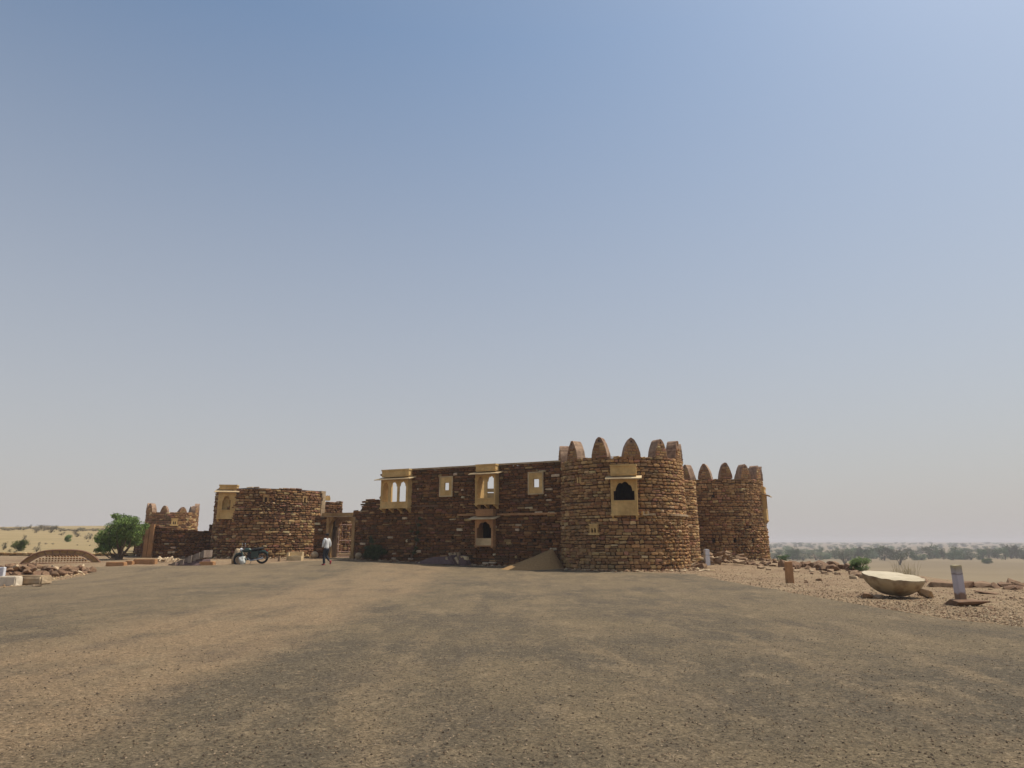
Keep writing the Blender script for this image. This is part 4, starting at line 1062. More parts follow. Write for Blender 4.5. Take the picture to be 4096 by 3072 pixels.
# tilted grey slabs leaning on the bastion foot
th = thing('slab_stack', 'stack of grey stone slabs tilted against the left foot of the round bastion', 'slab stack', gp(760, 2255))
mb = MB(); a = gp(672, 2262); b = gp(836, 2258); Wd = b.x-a.x; zt_ = zat(2190, 835, 41)-a.z
prof = [(0, 0), (.9*Wd/2.4, .02), (Wd*.8, .05), (Wd, .75), (Wd, zt_), (Wd*.62, zt_*.60), (Wd*.3, .34)]
rr = random.Random(4); L_ = 9
for i in range(L_):
    t0_, t1_ = i/L_, (i+.9)/L_
    def pt(t, top):
        x = Wd*(.03+.97*t); return (x, (.06+.0*t if not top else .10)+(zt_-.12)*max(0, t-.12)**1.05)
    x0, zb0 = pt(t0_, 0); x1, zb1 = pt(t1_, 0); tk = .10+.26*min(1, i/4)
    y0 = rr.uniform(-.15, .05); y1 = 1.0+rr.uniform(-.1, .2)
    zz = [(x0, zb0-tk*.8), (x1, zb1-tk), (x1, zb1+rr.uniform(0, .07)), (x0, zb0+rr.uniform(0, .07))]
    zz = [(x, max(-.05, z)) for x, z in zz]
    vs = [(x, y, z) for y in (y0, y1) for x, z in zz]
    mb.add([Vector((a.x, a.y, a.z))+Vector(v) for v in vs], [(0, 1, 2, 3), (7, 6, 5, 4), (0, 4, 5, 1), (1, 5, 6, 2), (2, 6, 7, 3), (3, 7, 4, 0)])
o = mb.build('tilted_slabs', mat('grey_slab', (.24, .19, .15), nscale=4, namt=.35, bump=.6, col2=(.17, .125, .095))); attach(th, o)
mb = MB(); mb.add([(a.x+x, a.y+y, a.z+z) for x, y, z in ((.0, -.1, 0), (1.6, -.15, 0), (2.3, .2, 0), (.6, .5, 0), (.5, .1, .16), (1.6, .1, .32), (2.2, .3, .35), (.8, .4, .2))], [(0, 1, 5, 4), (1, 2, 6, 5), (2, 3, 7, 6), (3, 0, 4, 7), (4, 5, 6, 7)])
o = mb.build('grey_sheet', M_tarp); attach(th, o)
# stepped pale block and upright stub right of the motorbike
a, b = gp(1143, 2243), gp(1218, 2240); th = thing('stone_steps', 'pale two step sandstone block against the sunlit side of the bastion', 'steps', (a.x, a.y, a.z))
wd = b.x-a.x
mb = MB(); mb.box(0, wd*.92, .35, .75, -.05, .52); mb.box(.0, .12, .1, .35, -.05, .48); o = mb.build('upper_step', M_pale, th)
mb = MB(); mb.box(.14, wd, 0, .349, -.05, .27); o = mb.build('lower_step', M_pale, th)
p = gp(1116, 2246); q = lean_box('stone_stub', M_rock, (p.x, p.y, p.z-.03), .14, .14, .36, .8); tag(q, 'small upright stone stub between motorbike and pale steps', 'stone')
p = gp(945, 2258); q = bpy.data.objects.new('boulder', rock_mesh(777, M_rockpale, .8, .6, .95)); COL.objects.link(q); q.location = (p.x-.05, p.y+.45, p.z+.36); q.rotation_euler = (.1, .25, .3); tag(q, 'tall pale slab of rock leaning behind the motorbike', 'boulder')
p = gp(1503, 2239); q = lean_box('small_block', M_white, (p.x, p.y+.1, p.z-.02), .25, .2, .14); tag(q, 'small whitish block on the shadow edge below the dark bush', 'block')
p = gp(1945, 2256); q = bpy.data.objects.new('rock', RKP[2]); COL.objects.link(q); q.location = (p.x, p.y, p.z+.03); q.scale = (.32, .25, .2); tag(q, 'flat white stone lying in the sun before the facade', 'rock')

# ------------------------------------------------------------------ purple slabs below the facade
th = thing('slab_pile', 'low pile of purple grey slabs in the shade below the facade', 'slab pile', gp(1800, 2250))
sa_, _ = fuz(1694, 2249); sb2, _ = fuz(1905, 2252); a = F_org+FD*sa_+FN*1.15; b = F_org+FD*sb2+FN*1.15; a = Vector((a.x, a.y, T(a.x, a.y)-.02)); b = Vector((b.x, b.y, T(b.x, b.y)-.02)); ax = (Vector((b.x, b.y))-Vector((a.x, a.y))).normalized(); ang = math.atan2(ax.y, ax.x)
Mp = Matrix.Translation(a) @ Matrix.Rotation(ang, 4, 'Z'); Lp = (b-a).length
mb = MB(); K_ = 24; rr = random.Random(6)
for i in range(K_+1):
    for j in range(9):
        t = i/K_; q = j/8; z = .42*math.sin(min(1, t*1.6)*math.pi/2)*min(1, (1-t)*9)*sm(q*4)*sm((1-q)*4+.2)+.03*nz(i*.4, j*.5)
        mb.v.append(tuple(Mp @ Vector((t*Lp*.74, q*1.0, z)))); mb.c.append((1, 1, 1))
for i in range(K_):
    for j in range(8): p = i*9+j; mb.f.append((p, p+9, p+10, p+1))
o = mb.build('stone_cover', M_tarp); attach(th, o)
for k in range(7):
    Ms = Mp @ Matrix.Translation((Lp*(.64+.05*k), .15+.05*(k % 2), .0)) @ Matrix.Rotation(R(-28+rr.uniform(-8, 8)), 4, 'Y')
    mb = MB(); mb.box(-.06, .07, 0, .65, -.02, .42+.06*(k % 3), Ms); o = mb.build('leaning_slab', M_tarp if k not in (0, 4) else M_coping); attach(th, o)
for k in range(3):
    Ms = Mp @ Matrix.Translation((Lp*(.55+.08*k), .75, .25)) @ Matrix.Rotation(R(30-10*k), 4, 'Y')
    mb = MB(); mb.box(-.08, .08, 0, .2, 0, .42, Ms); o = mb.build('upright_slab', M_coping); attach(th, o)
p = b.copy(); q = lean_box('cut_block', M_pale, (p.x-.2, p.y+.5, p.z+.36), .52, .3, .2, .98, ang); q.rotation_euler = (0, R(8), ang); tag(q, 'tan cut block resting on the right end of the slab pile', 'stone block')
q = lean_box('grey_block', M_tarp, (p.x-.2, p.y+.5, p.z-.02), .55, .45, .38, .95, ang); tag(q, 'dark grey block under the tan cut block by the facade', 'stone block')

# sand pile in the corner
Pk = Vector((2.25, 39.15)); 
mb = MB(); N1, N2 = 50, 40; RS = 3.0
for i in range(N1+1):
    for j in range(N2):
        a = 2*math.pi*j/N2; dg = math.degrees(a)
        r = lerp_pts([(0, .7), (90, .6), (150, 2.0), (185, 2.8), (205, 3.4), (225, 3.0), (245, 2.1), (275, 1.25), (315, .7), (360, .7)], dg)*i/N1*(1+.08*nz(math.cos(a)*1.5, math.sin(a)*1.5, 2))
        x, y = Pk.x+r*math.cos(a), Pk.y+r*math.sin(a); t = i/N1
        z = 1.10*max(0, 1-t)**1.12-.04+.06*nz(x*2.2, y*2.2)+.03*nz(x*7, y*7)
        mb.v.append((x, y, T(x, y)+z)); mb.c.append((1, 1, 1))
for i in range(N1):
    for j in range(N2): a, b = i*N2+j, i*N2+(j+1) % N2; mb.f.append((a, b, b+N2, a+N2))
o = mb.build('sand_pile', M_sandpile, smooth=True); tag(o, 'heap of tan sand in the corner between facade and big tower', 'sand pile')

# ------------------------------------------------------------------ arched lattice frame on the left
a, b = gp(78, 2258), gp(402, 2250); th = thing('arched_frame', 'long low arched brown lattice frame lying behind the rubble heap', 'frame', a)
b.z = T(b.x, b.y); Lw = (b-a).length; ax = Vector((b.x-a.x, b.y-a.y)).normalized(); Ma = Matrix(((ax.x, -ax.y, 0, a.x), (ax.y, ax.x, 0, a.y), (0, 0, 1, a.z), (0, 0, 0, 1)))
def arc(k, H, n_=30, drop=0):
    out = []
    for i in range(n_+1):
        t = i/n_; x = k+(Lw-2*k)*t; z = H*(1-abs(2*t-1)**3.4); out.append((x, 0, z+drop))
    return out
Ht = .78
mb = MB(); mb.tube(arc(0, Ht), .045, 6, Ma); mb.tube([(x, .3, z) for x, _, z in arc(0, Ht)], .045, 6, Ma); o = mb.build('top_rail', M_rust); attach(th, o)
mb = MB(); mb.tube(arc(.35, Ht-.24), .035, 6, Ma); o = mb.build('inner_rail', M_rust); attach(th, o)
mb = MB()
A1, A2 = arc(0, Ht), arc(.35, Ht-.24)
for i in range(30): mb.add([Ma @ Vector(p) for p in ((A1[i][0], .02, A1[i][2]), (A1[i+1][0], .02, A1[i+1][2]), (A2[i+1][0], .02, A2[i+1][2]), (A2[i][0], .02, A2[i][2]), (A1[i][0], .05, A1[i][2]), (A1[i+1][0], .05, A1[i+1][2]), (A2[i+1][0], .05, A2[i+1][2]), (A2[i][0], .05, A2[i][2]))], [(0, 1, 2, 3), (7, 6, 5, 4)])
o = mb.build('band_panel', M_gate); attach(th, o)
for i in (5, 8, 11, 14, 17, 20, 24):
    mb = MB(); mb.tube([A1[i], A2[i]], .03, 6, Ma); mb.tube([A1[i], (A1[i][0], .3, A1[i][2])], .02, 6, Ma); o = mb.build('strut', M_rust); attach(th, o)
mb = MB()
for i in range(19):
    x = .55+i*(Lw-1.1)/19; q = (Lw-1.1)/19
    zt2 = (Ht-.24)*(1-abs(2*(x+q/2-.35)/(Lw-.7)-1)**3.4)-.06
    z = .02
    while z < zt2-.06:
        mb.add([Ma @ Vector(p) for p in ((x, .08, z), (x+q*.5, .0, z+.09), (x+q, .08, z), (x, .2, z), (x+q*.5, .2, z+.09), (x+q, .2, z))], [(0, 2, 1), (0, 1, 4, 3), (1, 2, 5, 4), (3, 4, 5)]); z += .12
o = mb.build('lattice', M_orange); attach(th, o)
mb = MB(); mb.tube([(.1, 0, .03), (Lw-.1, 0, .03)], .05, 6, Ma); o = mb.build('bottom_rail', M_rust); attach(th, o)

# ------------------------------------------------------------------ motorcycle
def motorcycle():
    p = gp(1000, 2258); th = thing('motorcycle', 'dark motorcycle parked on its stand before the round bastion', 'motorcycle', (p.x, p.y+.15, p.z)); th.rotation_euler = (0, R(-6), R(8))
    def wheel(x):
        mb = MB(); mb.tube([(x+.29*math.cos(2*math.pi*k/24), 0, .31+.29*math.sin(2*math.pi*k/24)) for k in range(25)], .06, 8); w_ = mb.build('wheel', M_rubber, th)
        r_ = MB(); r_.tube([(x+.24*math.cos(2*math.pi*k/24), 0, .31+.24*math.sin(2*math.pi*k/24)) for k in range(25)], .012, 5)
        for k in range(10): a = math.pi*k/5; r_.tube([(x, 0, .31), (x+.24*math.cos(a), 0, .31+.24*math.sin(a))], .006, 4)
        r_.tube([(x, -.06, .31), (x, .06, .31)], .04, 8); r_.build('rim', M_chrome, w_)
    wheel(-.62); wheel(.62)
    f = MB(); f.tube([(-.62, -.07, .31), (-.42, -.07, .86)], .022, 6); f.tube([(-.62, .07, .31), (-.42, .07, .86)], .022, 6)
    f.tube([(-.42, 0, .86), (-.38, 0, .70), (-.1, 0, .35), (.15, 0, .3), (.62, .06, .31)], .025, 6); f.tube([(-.40, 0, .8), (.0, 0, .72), (.5, 0, .70), (.62, -.06, .31)], .022, 6); f.build('frame', M_darkmetal, th)
    e = MB(); e.box(-.22, .16, -.12, .12, .24, .54); e.tube([(-.05, 0, .5), (-.12, 0, .66)], .09, 8); e.build('engine', M_darkmetal, th)
    sp_ = MB(); sp_.box(.05, .42, -.14, .14, .34, .70); sp_.tube([(-.46, -.16, .78), (-.40, -.2, .5), (-.2, -.16, .26)], .05, 6); sp_.build('side_panel', M_greenp, th)
    x = MB(); x.tube([(-.15, -.13, .38), (0, -.15, .2), (.7, -.15, .26)], [.02, .035, .045], 8); x.build('exhaust', M_chrome, th)
    t = MB(); t.tube([(-.38, 0, .76), (-.28, 0, .80), (-.1, 0, .80), (.08, 0, .75)], [.06, .13, .13, .07], 12); t.build('fuel_tank', M_greenp, th, smooth=True)
    s = MB(); s.tube([(.02, 0, .76), (.15, 0, .77), (.45, 0, .80), (.7, 0, .84)], [.07, .10, .10, .06], 10); s.build('seat', M_rubber, th, smooth=True)
    h = MB(); h.tube([(-.30, -.36, 1.0), (-.38, -.18, .98), (-.42, 0, .93), (-.38, .18, .98), (-.30, .36, 1.0)], .016, 6); h.build('handlebar', M_darkmetal, th)
    for sy in (-.3, .3):
        m_ = MB(); m_.tube([(-.34, sy, 1.0), (-.36, sy*1.1, 1.14)], .008, 5); m_.tube([(-.37, sy*1.1, 1.17), (-.345, sy*1.1, 1.17)], .06, 10); m_.build('mirror', M_chrome, th)
    l = MB(); l.tube([(-.42, 0, .86), (-.50, 0, .86), (-.56, 0, .86)], [.07, .105, .10], 14); l.build('headlight', M_white, th)
    g = MB(); g.tube([(-.88, 0, .50), (-.78, 0, .64), (-.60, 0, .67), (-.42, 0, .62)], .055, 8); g.build('front_fender', M_greenp, th)
    g = MB(); g.tube([(.38, 0, .62), (.60, 0, .68), (.80, 0, .62), (.93, 0, .48)], .06, 8); g.build('rear_fender', M_greenp, th)
    g = MB(); g.tube([(.88, 0, .68), (.93, 0, .68)], .045, 8); g.build('tail_light', mat('red_plastic', (.3, .02, .02), rough=.4, bump=0), th)
    g = MB(); g.tube([(.1, -.05, .3), (.0, -.28, .02)], .012, 5); g.build('kickstand', M_darkmetal, th)
    # white sack at the front wheel
    me = bpy.data.meshes.new('white_sack'); bm = bmesh.new(); bmesh.ops.create_icosphere(bm, subdivisions=3, radius=.20)
    for v in bm.verts: v.co = v.co*(1+.45*noise.noise(v.co*7)); v.co.z *= 1.2
    bm.to_mesh(me); bm.free(); me.materials.append(mat('white_cloth', (.62, .62, .56), nscale=5, bump=.4)); me.polygons.foreach_set('use_smooth', [True]*len(me.polygons))
    o = bpy.data.objects.new('white_sack', me); COL.objects.link(o); q = gp(971, 2258); o.location = (q.x, q.y-.05, q.z+.22); tag(o, 'crumpled white sack against the front wheel of the motorcycle', 'sack')
motorcycle()

# ------------------------------------------------------------------ walking person
def skin(name, verts, edges, radii, m, parent, root=0, sub=2):
    me = bpy.data.meshes.new(name); me.from_pydata(verts, edges, []); me.materials.append(m)
    o = bpy.data.objects.new(name, me); COL.objects.link(o); o.parent = parent
    md = o.modifiers.new('skin', 'SKIN'); md.use_smooth_shade = True
    if not me.skin_vertices: bpy.context.view_layer.update()
    for i, r in enumerate(radii):
        me.skin_vertices[0].data[i].radius = r if isinstance(r, tuple) else (r, r); me.skin_vertices[0].data[i].use_root = (i == root)
    s = o.modifiers.new('sub', 'SUBSURF'); s.levels = sub; s.render_levels = sub
    return o
def person():
    p = gp(1302, 2261)
    th = thing('person', 'person in white shirt, dark jeans and red shoes walking away towards the gateway', 'person', p, rz=R(58))
    sk = mat('skin', (.15, .075, .045), bump=0, rough=.55); sh = mat('white_shirt', (.62, .62, .60), bump=.2, bscale=20, rough=.85, namt=.08)
    jn = mat('dark_jeans', (.022, .026, .036), bump=.2, rough=.85); hr = mat('black_hair', (.008, .007, .007), bump=.3, rough=.5); se = mat('red_shoe', (.36, .06, .07), bump=0, rough=.5)
    # facing +y (away); left = -x, right = +x.  Left leg stands, right leg is lifting behind
    K = [(0, 0, .93), (0, .01, 1.10), (0, .02, 1.28), (0, .02, 1.42), (0, .01, 1.50), (0, .02, 1.56), (0, .03, 1.64), (0, .03, 1.72),     # spine 0-7
         (-.17, .01, 1.40), (-.22, .03, 1.14), (-.20, .13, .92), (.17, .01, 1.40), (.22, -.06, 1.15), (.20, -.02, .93),                 # arms 8-13
         (-.09, 0, .88), (-.10, .07, .48), (-.11, -.01, .10), (.09, 0, .88), (.09, .08, .49), (.07, -.24, .25),                         # legs 14-19
         (-.11, .14, .04), (.07, -.30, .12)]                                                                                              # feet 20,21
    E = [(0, 1), (1, 2), (2, 3), (3, 4), (4, 5), (5, 6), (6, 7), (3, 8), (8, 9), (9, 10), (3, 11), (11, 12), (12, 13), (0, 14), (14, 15), (15, 16), (0, 17), (17, 18), (18, 19), (16, 20), (19, 21)]
    Rr = [(.15, .10), (.13, .09), (.15, .10), (.13, .085), .055, .055, (.075, .095), (.055, .07), .055, .042, .03, .055, .042, .03, .085, .058, .042, .085, .058, .042, .035, .035]
    def hand(base, dirs):
        i0 = len(K); b = Vector(K[base]); d = (b-Vector(K[base-1])).normalized()
        pm = b+d*.06; K.append(tuple(pm)); E.append((base, i0)); Rr.append((.03, .016))
        for k, (off, ln) in enumerate(zip((-.03, -.01, .01, .03), (.07, .08, .078, .06))):
            q = pm+Vector((0, off, 0))+d*.035; q2 = q+d*ln*.5+Vector((-.01*dirs, 0, 0)); q3 = q2+d*ln*.45+Vector((-.02*dirs, 0, 0)); n_ = len(K)
            K.extend([tuple(q), tuple(q2), tuple(q3)]); E.extend([(i0, n_), (n_, n_+1), (n_+1, n_+2)]); Rr.extend([.0095, .009, .0075])
        q = b+d*.02+Vector((0, .045, 0)); n_ = len(K); K.extend([tuple(q), tuple(q+d*.04+Vector((0, .015, 0)))]); E.extend([(base, n_), (n_, n_+1)]); Rr.extend([.011, .009])
    hand(10, -1); hand(13, 1)
    body = skin('body', K, E, Rr, sk, th)
    f = MB(); f.tube([(0, .115, 1.63), (0, .145, 1.60)], [.012, .018], 6); f.build('nose', sk, th, smooth=True)
    for sx in (-1, 1): e_ = MB(); e_.tube([(sx*.078, .02, 1.60), (sx*.09, .015, 1.65)], [.012, .018], 6); e_.build('ear', sk, th, smooth=True)
    skin('shirt', [(0, 0, .86), (0, .005, 1.0), (0, .02, 1.18), (0, .02, 1.36), (0, .015, 1.46), (-.16, .01, 1.41), (-.225, .02, 1.22), (-.225, .04, 1.12), (-.21, .10, .98), (.16, .01, 1.41), (.225, -.04, 1.22), (.225, -.06, 1.12), (.21, -.04, .99)],
         [(0, 1), (1, 2), (2, 3), (3, 4), (3, 5), (5, 6), (6, 7), (7, 8), (3, 9), (9, 10), (10, 11), (11, 12)],
         [(.175, .125), (.165, .12), (.175, .125), (.165, .115), .075, .085, .068, .06, .05, .085, .068, .06, .05], sh, th)
    skin('trousers', [(0, 0, .98), (0, 0, .90), (-.09, .0, .82), (-.10, .07, .48), (-.11, .0, .07), (.09, .0, .82), (.09, .08, .49), (.07, -.22, .25)],
         [(0, 1), (1, 2), (2, 3), (3, 4), (1, 5), (5, 6), (6, 7)], [(.155, .11), (.16, .12), .10, .078, .068, .10, .078, .066], jn, th)
    skin('hair', [(0, 0, 1.60), (0, 0, 1.68), (0, .02, 1.745)], [(0, 1), (1, 2)], [(.085, .085), (.105, .12), (.08, .095)], hr, th)
    skin('shoe', [(-.11, -.06, .045), (-.11, .06, .045), (-.11, .19, .035)], [(0, 1), (1, 2)], [.045, .05, .035], se, th, sub=2)
    skin('shoe', [(.07, -.31, .27), (.07, -.32, .17), (.07, -.26, .05)], [(0, 1), (1, 2)], [.05, .05, .038], se, th, sub=2)
    th.scale = (1, 1, 1)
person()

# ------------------------------------------------------------------ vegetation
def leaf_crown(seed, blobs, nleaf, ls, cols, flat=.8):
    """many small leaf faces gathered in sprays through the crown"""
    rnd = random.Random(seed); mb = MB()
    tot = sum(b[3]**2 for b in blobs)
    for (bx, by, bz, br) in blobs:
        for _ in range(int(nleaf*br*br/tot/7)+1):
            d = Vector((rnd.gauss(0, 1), rnd.gauss(0, 1), rnd.gauss(0, 1))).normalized()*rnd.random()**.4*br
            c = Vector((bx, by, bz))+Vector((d.x, d.y, d.z*flat)); col = rnd.choice(cols); k = rnd.uniform(.7, 1.3); col = tuple(q*k for q in col)
            sd_ = Vector((rnd.uniform(-1, 1), rnd.uniform(-1, 1), rnd.uniform(-.5, .8))).normalized()
            for q in range(7):
                p = c+sd_*ls*1.2*(q-3)*.5+Vector([rnd.uniform(-1, 1) for _ in range(3)])*ls*.9
                u = Vector([rnd.uniform(-1, 1) for _ in range(3)]).normalized(); v = u.orthogonal().normalized(); s_ = ls*rnd.uniform(.6, 1.2)
                mb.add([p-u*s_, p+v*s_*.45, p+u*s_, p-v*s_*.45], [(0, 1, 2, 3)], col)
    return mb
GREEN = [(.10, .16, .028), (.13, .20, .04), (.055, .09, .02), (.16, .22, .055)]
DARK = [(.05, .07, .025), (.07, .09, .03), (.035, .05, .02)]
DRY = [(.17, .14, .085), (.13, .11, .07), (.20, .165, .10)]
# big acacia at the left
p = gp(470, 2238); p.y += 0; rnd = random.Random(12)
def px2(px, py): return at(px, py, p.y)-p
blobs = [(*px2(x, y), r*p.y/2780) for x, y, r in ((425, 2150, 42), (455, 2110, 38), (490, 2082, 32), (520, 2100, 38), (555, 2090, 28), (500, 2135, 48), (545, 2130, 40), (410, 2185, 26), (470, 2165, 42), (400, 2160, 22), (575, 2105, 18), (530, 2165, 28), (440, 2195, 20), (395, 2200, 14), (480, 2066, 16))]
blobs = [(x, y+rnd.uniform(-.7, .7), z, r) for x, y, z, r in blobs]
th = thing('acacia_tree', 'bright green spreading acacia beside the left end of the low wall', 'tree', p)
leaf_crown(3, blobs, 26000, .05, GREEN+GREEN[:2]).build('crown', M_leaf, th)
mb = MB(); base = Vector((.15, 0, -.1))
for b_ in blobs:
    e = Vector(b_[:3]); mid = base.lerp(e, .45)+Vector((rnd.uniform(-.2, .2), rnd.uniform(-.2, .2), -.12)); mb.tube([base+Vector((rnd.uniform(-.1, .1), rnd.uniform(-.1, .1), 0)), base.lerp(mid, .5)+Vector((0, 0, .1)), mid, e], [.085, .06, .04, .012], 6)
mb.build('trunk', M_bark, th)
# shrubs against the facade
p = gp(1490, 2243); p.y += .25; th = thing('wall_shrub', 'dark leafy shrub in the shade beside the gateway', 'shrub', p)
px2 = lambda px, py: at(px, py, p.y)-p
bl = [(*px2(x, y), r*p.y/2780) for x, y, r in ((1480, 2200, 24), (1505, 2195, 22), (1525, 2205, 16), (1470, 2220, 18), (1500, 2222, 22), (1488, 2165, 12), (1482, 2150, 7), (1540, 2208, 10))]
leaf_crown(5, bl, 3800, .05, DARK).build('crown', M_leaf, th); mb = MB()
for b_ in bl: mb.tube([(0, 0, 0), Vector(b_[:3])*.6, b_[:3]], [.03, .02, .008], 5)
mb.build('stems', M_bark, th)
s1, z1 = fuz(1640, 2232); 
def fw(px, py, off=.18):
    s, z = fuz(px, py, off); q = F_org+FD*s+FN*off; return Vector((q.x, q.y, z))
b0 = fw(1644, 2234); th = thing('climbing_branch', 'dark leafy branch climbing up the facade right of the shrub', 'plant', b0)
mb = MB(); main = [fw(*q)-b0 for q in ((1644, 2234), (1655, 2212), (1664, 2180), (1670, 2140), (1672, 2100), (1680, 2066))]; mb.tube(main, [.05, .05, .045, .035, .03, .015], 6)
for q0, q1, q2 in (((1668, 2160), (1650, 2135), (1636, 2118)), ((1672, 2110), (1664, 2090), (1660, 2070)), ((1664, 2180), (1678, 2160), (1684, 2140))): mb.tube([fw(*q0)-b0, fw(*q1)-b0, fw(*q2)-b0], [.03, .02, .01], 5)
mb.build('stem', M_bark, th)
leaf_crown(6, [(*(fw(x, y, .22)-b0), r) for x, y, r in ((1662, 2190, .13), (1668, 2160, .15), (1672, 2130, .13), (1674, 2100, .12), (1680, 2075, .10), (1645, 2125, .1), (1655, 2210, .12))], 900, .04, DARK).build('leaves', M_leaf, th)
# dry grass behind the bowl
p = gp(3622, 2313); th = thing('grass_tuft', 'tall dry grass tuft growing just behind the carved bowl', 'grass tuft', p); mb = MB(); rr = random.Random(9)
for k in range(70):
    x, y = rr.uniform(-.45, .45), rr.uniform(-.2, .2); h_ = rr.uniform(.25, .75); d_ = Vector((rr.uniform(-.15, .15), rr.uniform(-.1, .1), h_)); mb.tube([(x, y, -.05), Vector((x, y, 0))+d_*.5, Vector((x, y, 0))+d_+Vector((d_.x*.5, 0, 0))], [.005, .004, .002], 4)
mb.build('blades', mat('dry_grass', (.30, .25, .11), bump=0), th)

# prototypes for the far trees and bushes (local, unit metres)
def tree_proto(seed, h, wd, cols, n_=900, ls=.22, trunk=True, low=False):
    rr = random.Random(seed); bl = []
    for _ in range(18 if low else 11):
        a = rr.uniform(0, 6.28); r = rr.random()**.6*wd*(.30 if low else .34); z = h*(rr.uniform(.45, .82) if not low else rr.uniform(.12, .72)); bl.append((r*math.cos(a), r*math.sin(a), z, wd*rr.uniform(.13, .24)))
    cr = leaf_crown(seed, bl, n_, ls, cols, .75); tk = MB()
    for b_ in bl[:7]: tk.tube([(0, 0, -.2), Vector((b_[0]*.3, b_[1]*.3, h*.25)), b_[:3]], [h*.028, h*.02, h*.006], 5)
    return cr, tk
def place_tree(proto, name, p, s, rz, label, cat, group):
    cr, tk = proto; th = thing(name, label, cat, p, group, rz); th.scale = s
    c = bpy.data.objects.new('crown', cr); COL.objects.link(c); c.parent = th
    if tk: t = bpy.data.objects.new('trunk', tk); COL.objects.link(t); t.parent = th
    return th
def mk(proto):
    o1 = proto[0].build('crown', M_leaf); o2 = proto[1].build('trunk', M_bark); r = (o1.data, o2.data); bpy.data.objects.remove(o1); bpy.data.objects.remove(o2); return r
GP = [mk(tree_proto(50+i, 5, 6.0, [(.09, .105, .04), (.07, .09, .033), (.11, .12, .05)] if i % 2 else [(.06, .11, .03), (.08, .135, .04)], 2200, .17, low=True)) for i in range(5)]
UMB = mk(tree_proto(61, 5, 6.2, [(.10, .11, .05), (.08, .09, .04)], 1500, .16))
DP = [mk(tree_proto(70+i, 2.2, 2.8, DRY if i % 2 else [(.10, .10, .06), (.13, .12, .075)], 420, .10, low=True)) for i in range(4)]
GB = [mk(tree_proto(80+i, 2.2, 3.0, GREEN, 7000, .075, low=True)) for i in range(2)]
rnd = random.Random(31)
def tp(px, py, ytop, proto, ph, name, label, cat, group=None, wpx=None, pw=6.0):
    q = gp(px, py); d = (Vector((q.x, q.y))).length; Y = q.y
    h_ = zat(ytop, px, Y)-q.z; s = h_/ph*1.12; sw = s if not wpx else (wpx/2820*Y)/pw*1.15
    return place_tree(proto, name, q, (sw, sw, s), rnd.uniform(0, 6.28), label, cat, group)
# singled-out trees of the plain
tp(3440, 2286, 2235, GB[0], 2.0, 'green_bush', 'bright green bush on the slope just beyond the rim rocks', 'bush', None, 82, 2.8)
tp(3382, 2262, 2200, UMB, 4.6, 'plain_tree', 'spreading tree with bare trunk behind the bright green bush', 'tree', None, 70, 5.6)
tp(3600, 2260, 2212, UMB, 4.6, 'plain_tree', 'flat topped tree on the plain above the carved bowl', 'tree', None, 74, 5.6)
tp(3948, 2255, 2235, GB[1], 2.0, 'green_bush', 'lone round bush on the plain right of the white pillar', 'bush', None, 40, 2.8)
# main belt
x = 3075
while x < 4130:
    y = 2240+rnd.uniform(-5, 5)-(x-3100)*.004; lb = 'near the rear tower' if x < 3330 else 'above the carved bowl' if x < 3720 else 'around the white pillar'; tp(x, y, y-rnd.uniform(24, 58), rnd.choice(GP), 4.5, 'plain_tree', 'bushy green tree of the dense belt '+lb, 'tree', 'trees of the dense belt '+lb, rnd.uniform(28, 62), 5.6); x += rnd.uniform(13, 36)
x = 3075
while x < 4130:
    y = 2222+rnd.uniform(-8, 6); tp(x, y, y-rnd.uniform(20, 34), rnd.choice(GP), 4.5, 'plain_tree', 'hazy tree just behind the dense belt on the plain', 'tree', 'trees behind the dense belt', rnd.uniform(26, 50), 5.6); x += rnd.uniform(22, 46)
x = 3080
while x < 4110:
    y = 2195+rnd.uniform(-8, 8); tp(x, y, y-rnd.uniform(11, 19), rnd.choice(GP), 4.5, 'plain_tree', 'pale hazy tree scattered on the far plain', 'tree', 'scattered trees on the far plain', rnd.uniform(16, 32), 5.6); x += rnd.uniform(16, 44)
x = 3080
while x < 4110:
    y = 2178+rnd.uniform(-3, 4); tp(x, y, y-rnd.uniform(5, 9), rnd.choice(GP), 4.5, 'plain_tree', 'faint tree almost lost in haze near the horizon', 'tree', 'faint trees near the horizon', rnd.uniform(12, 34), 5.6); x += rnd.uniform(14, 40)
# hill bushes
tp(75, 2205, 2162, GB[1], 2.0, 'green_bush', 'big round green bush low on the left hill', 'bush', None, 60, 2.8)
tp(270, 2168, 2142, GB[0], 2.0, 'green_bush', 'small dark green bush halfway up the left hill', 'bush', None, 30, 2.8)
for k, (x, y, h_, w_) in enumerate(((100, 2162, 22, 20), (113, 2182, 14, 16), (15, 2200, 34, 24), (145, 2208, 30, 34), (155, 2184, 16, 12), (183, 2178, 8, 14), (210, 2178, 7, 14), (245, 2142, 12, 22), (258, 2134, 7, 12), (300, 2140, 22, 24), (310, 2148, 16, 26), (345, 2158, 20, 22), (360, 2158, 26, 26), (145, 2132, 22, 22), (205, 2132, 22, 26), (175, 2124, 14, 30), (40, 2210, 14, 22), (60, 2212, 10, 20), (308, 2182, 5, 8), (352, 2168, 7, 10), (358, 2184, 5, 9))):
    tp(x, y, y-h_, DP[k % 4], 2.0, 'dry_bush', 'grey brown dry bush on the slope of the left hill', 'bush', 'dry bushes on the left hill slope', w_, 2.6)
x = 4
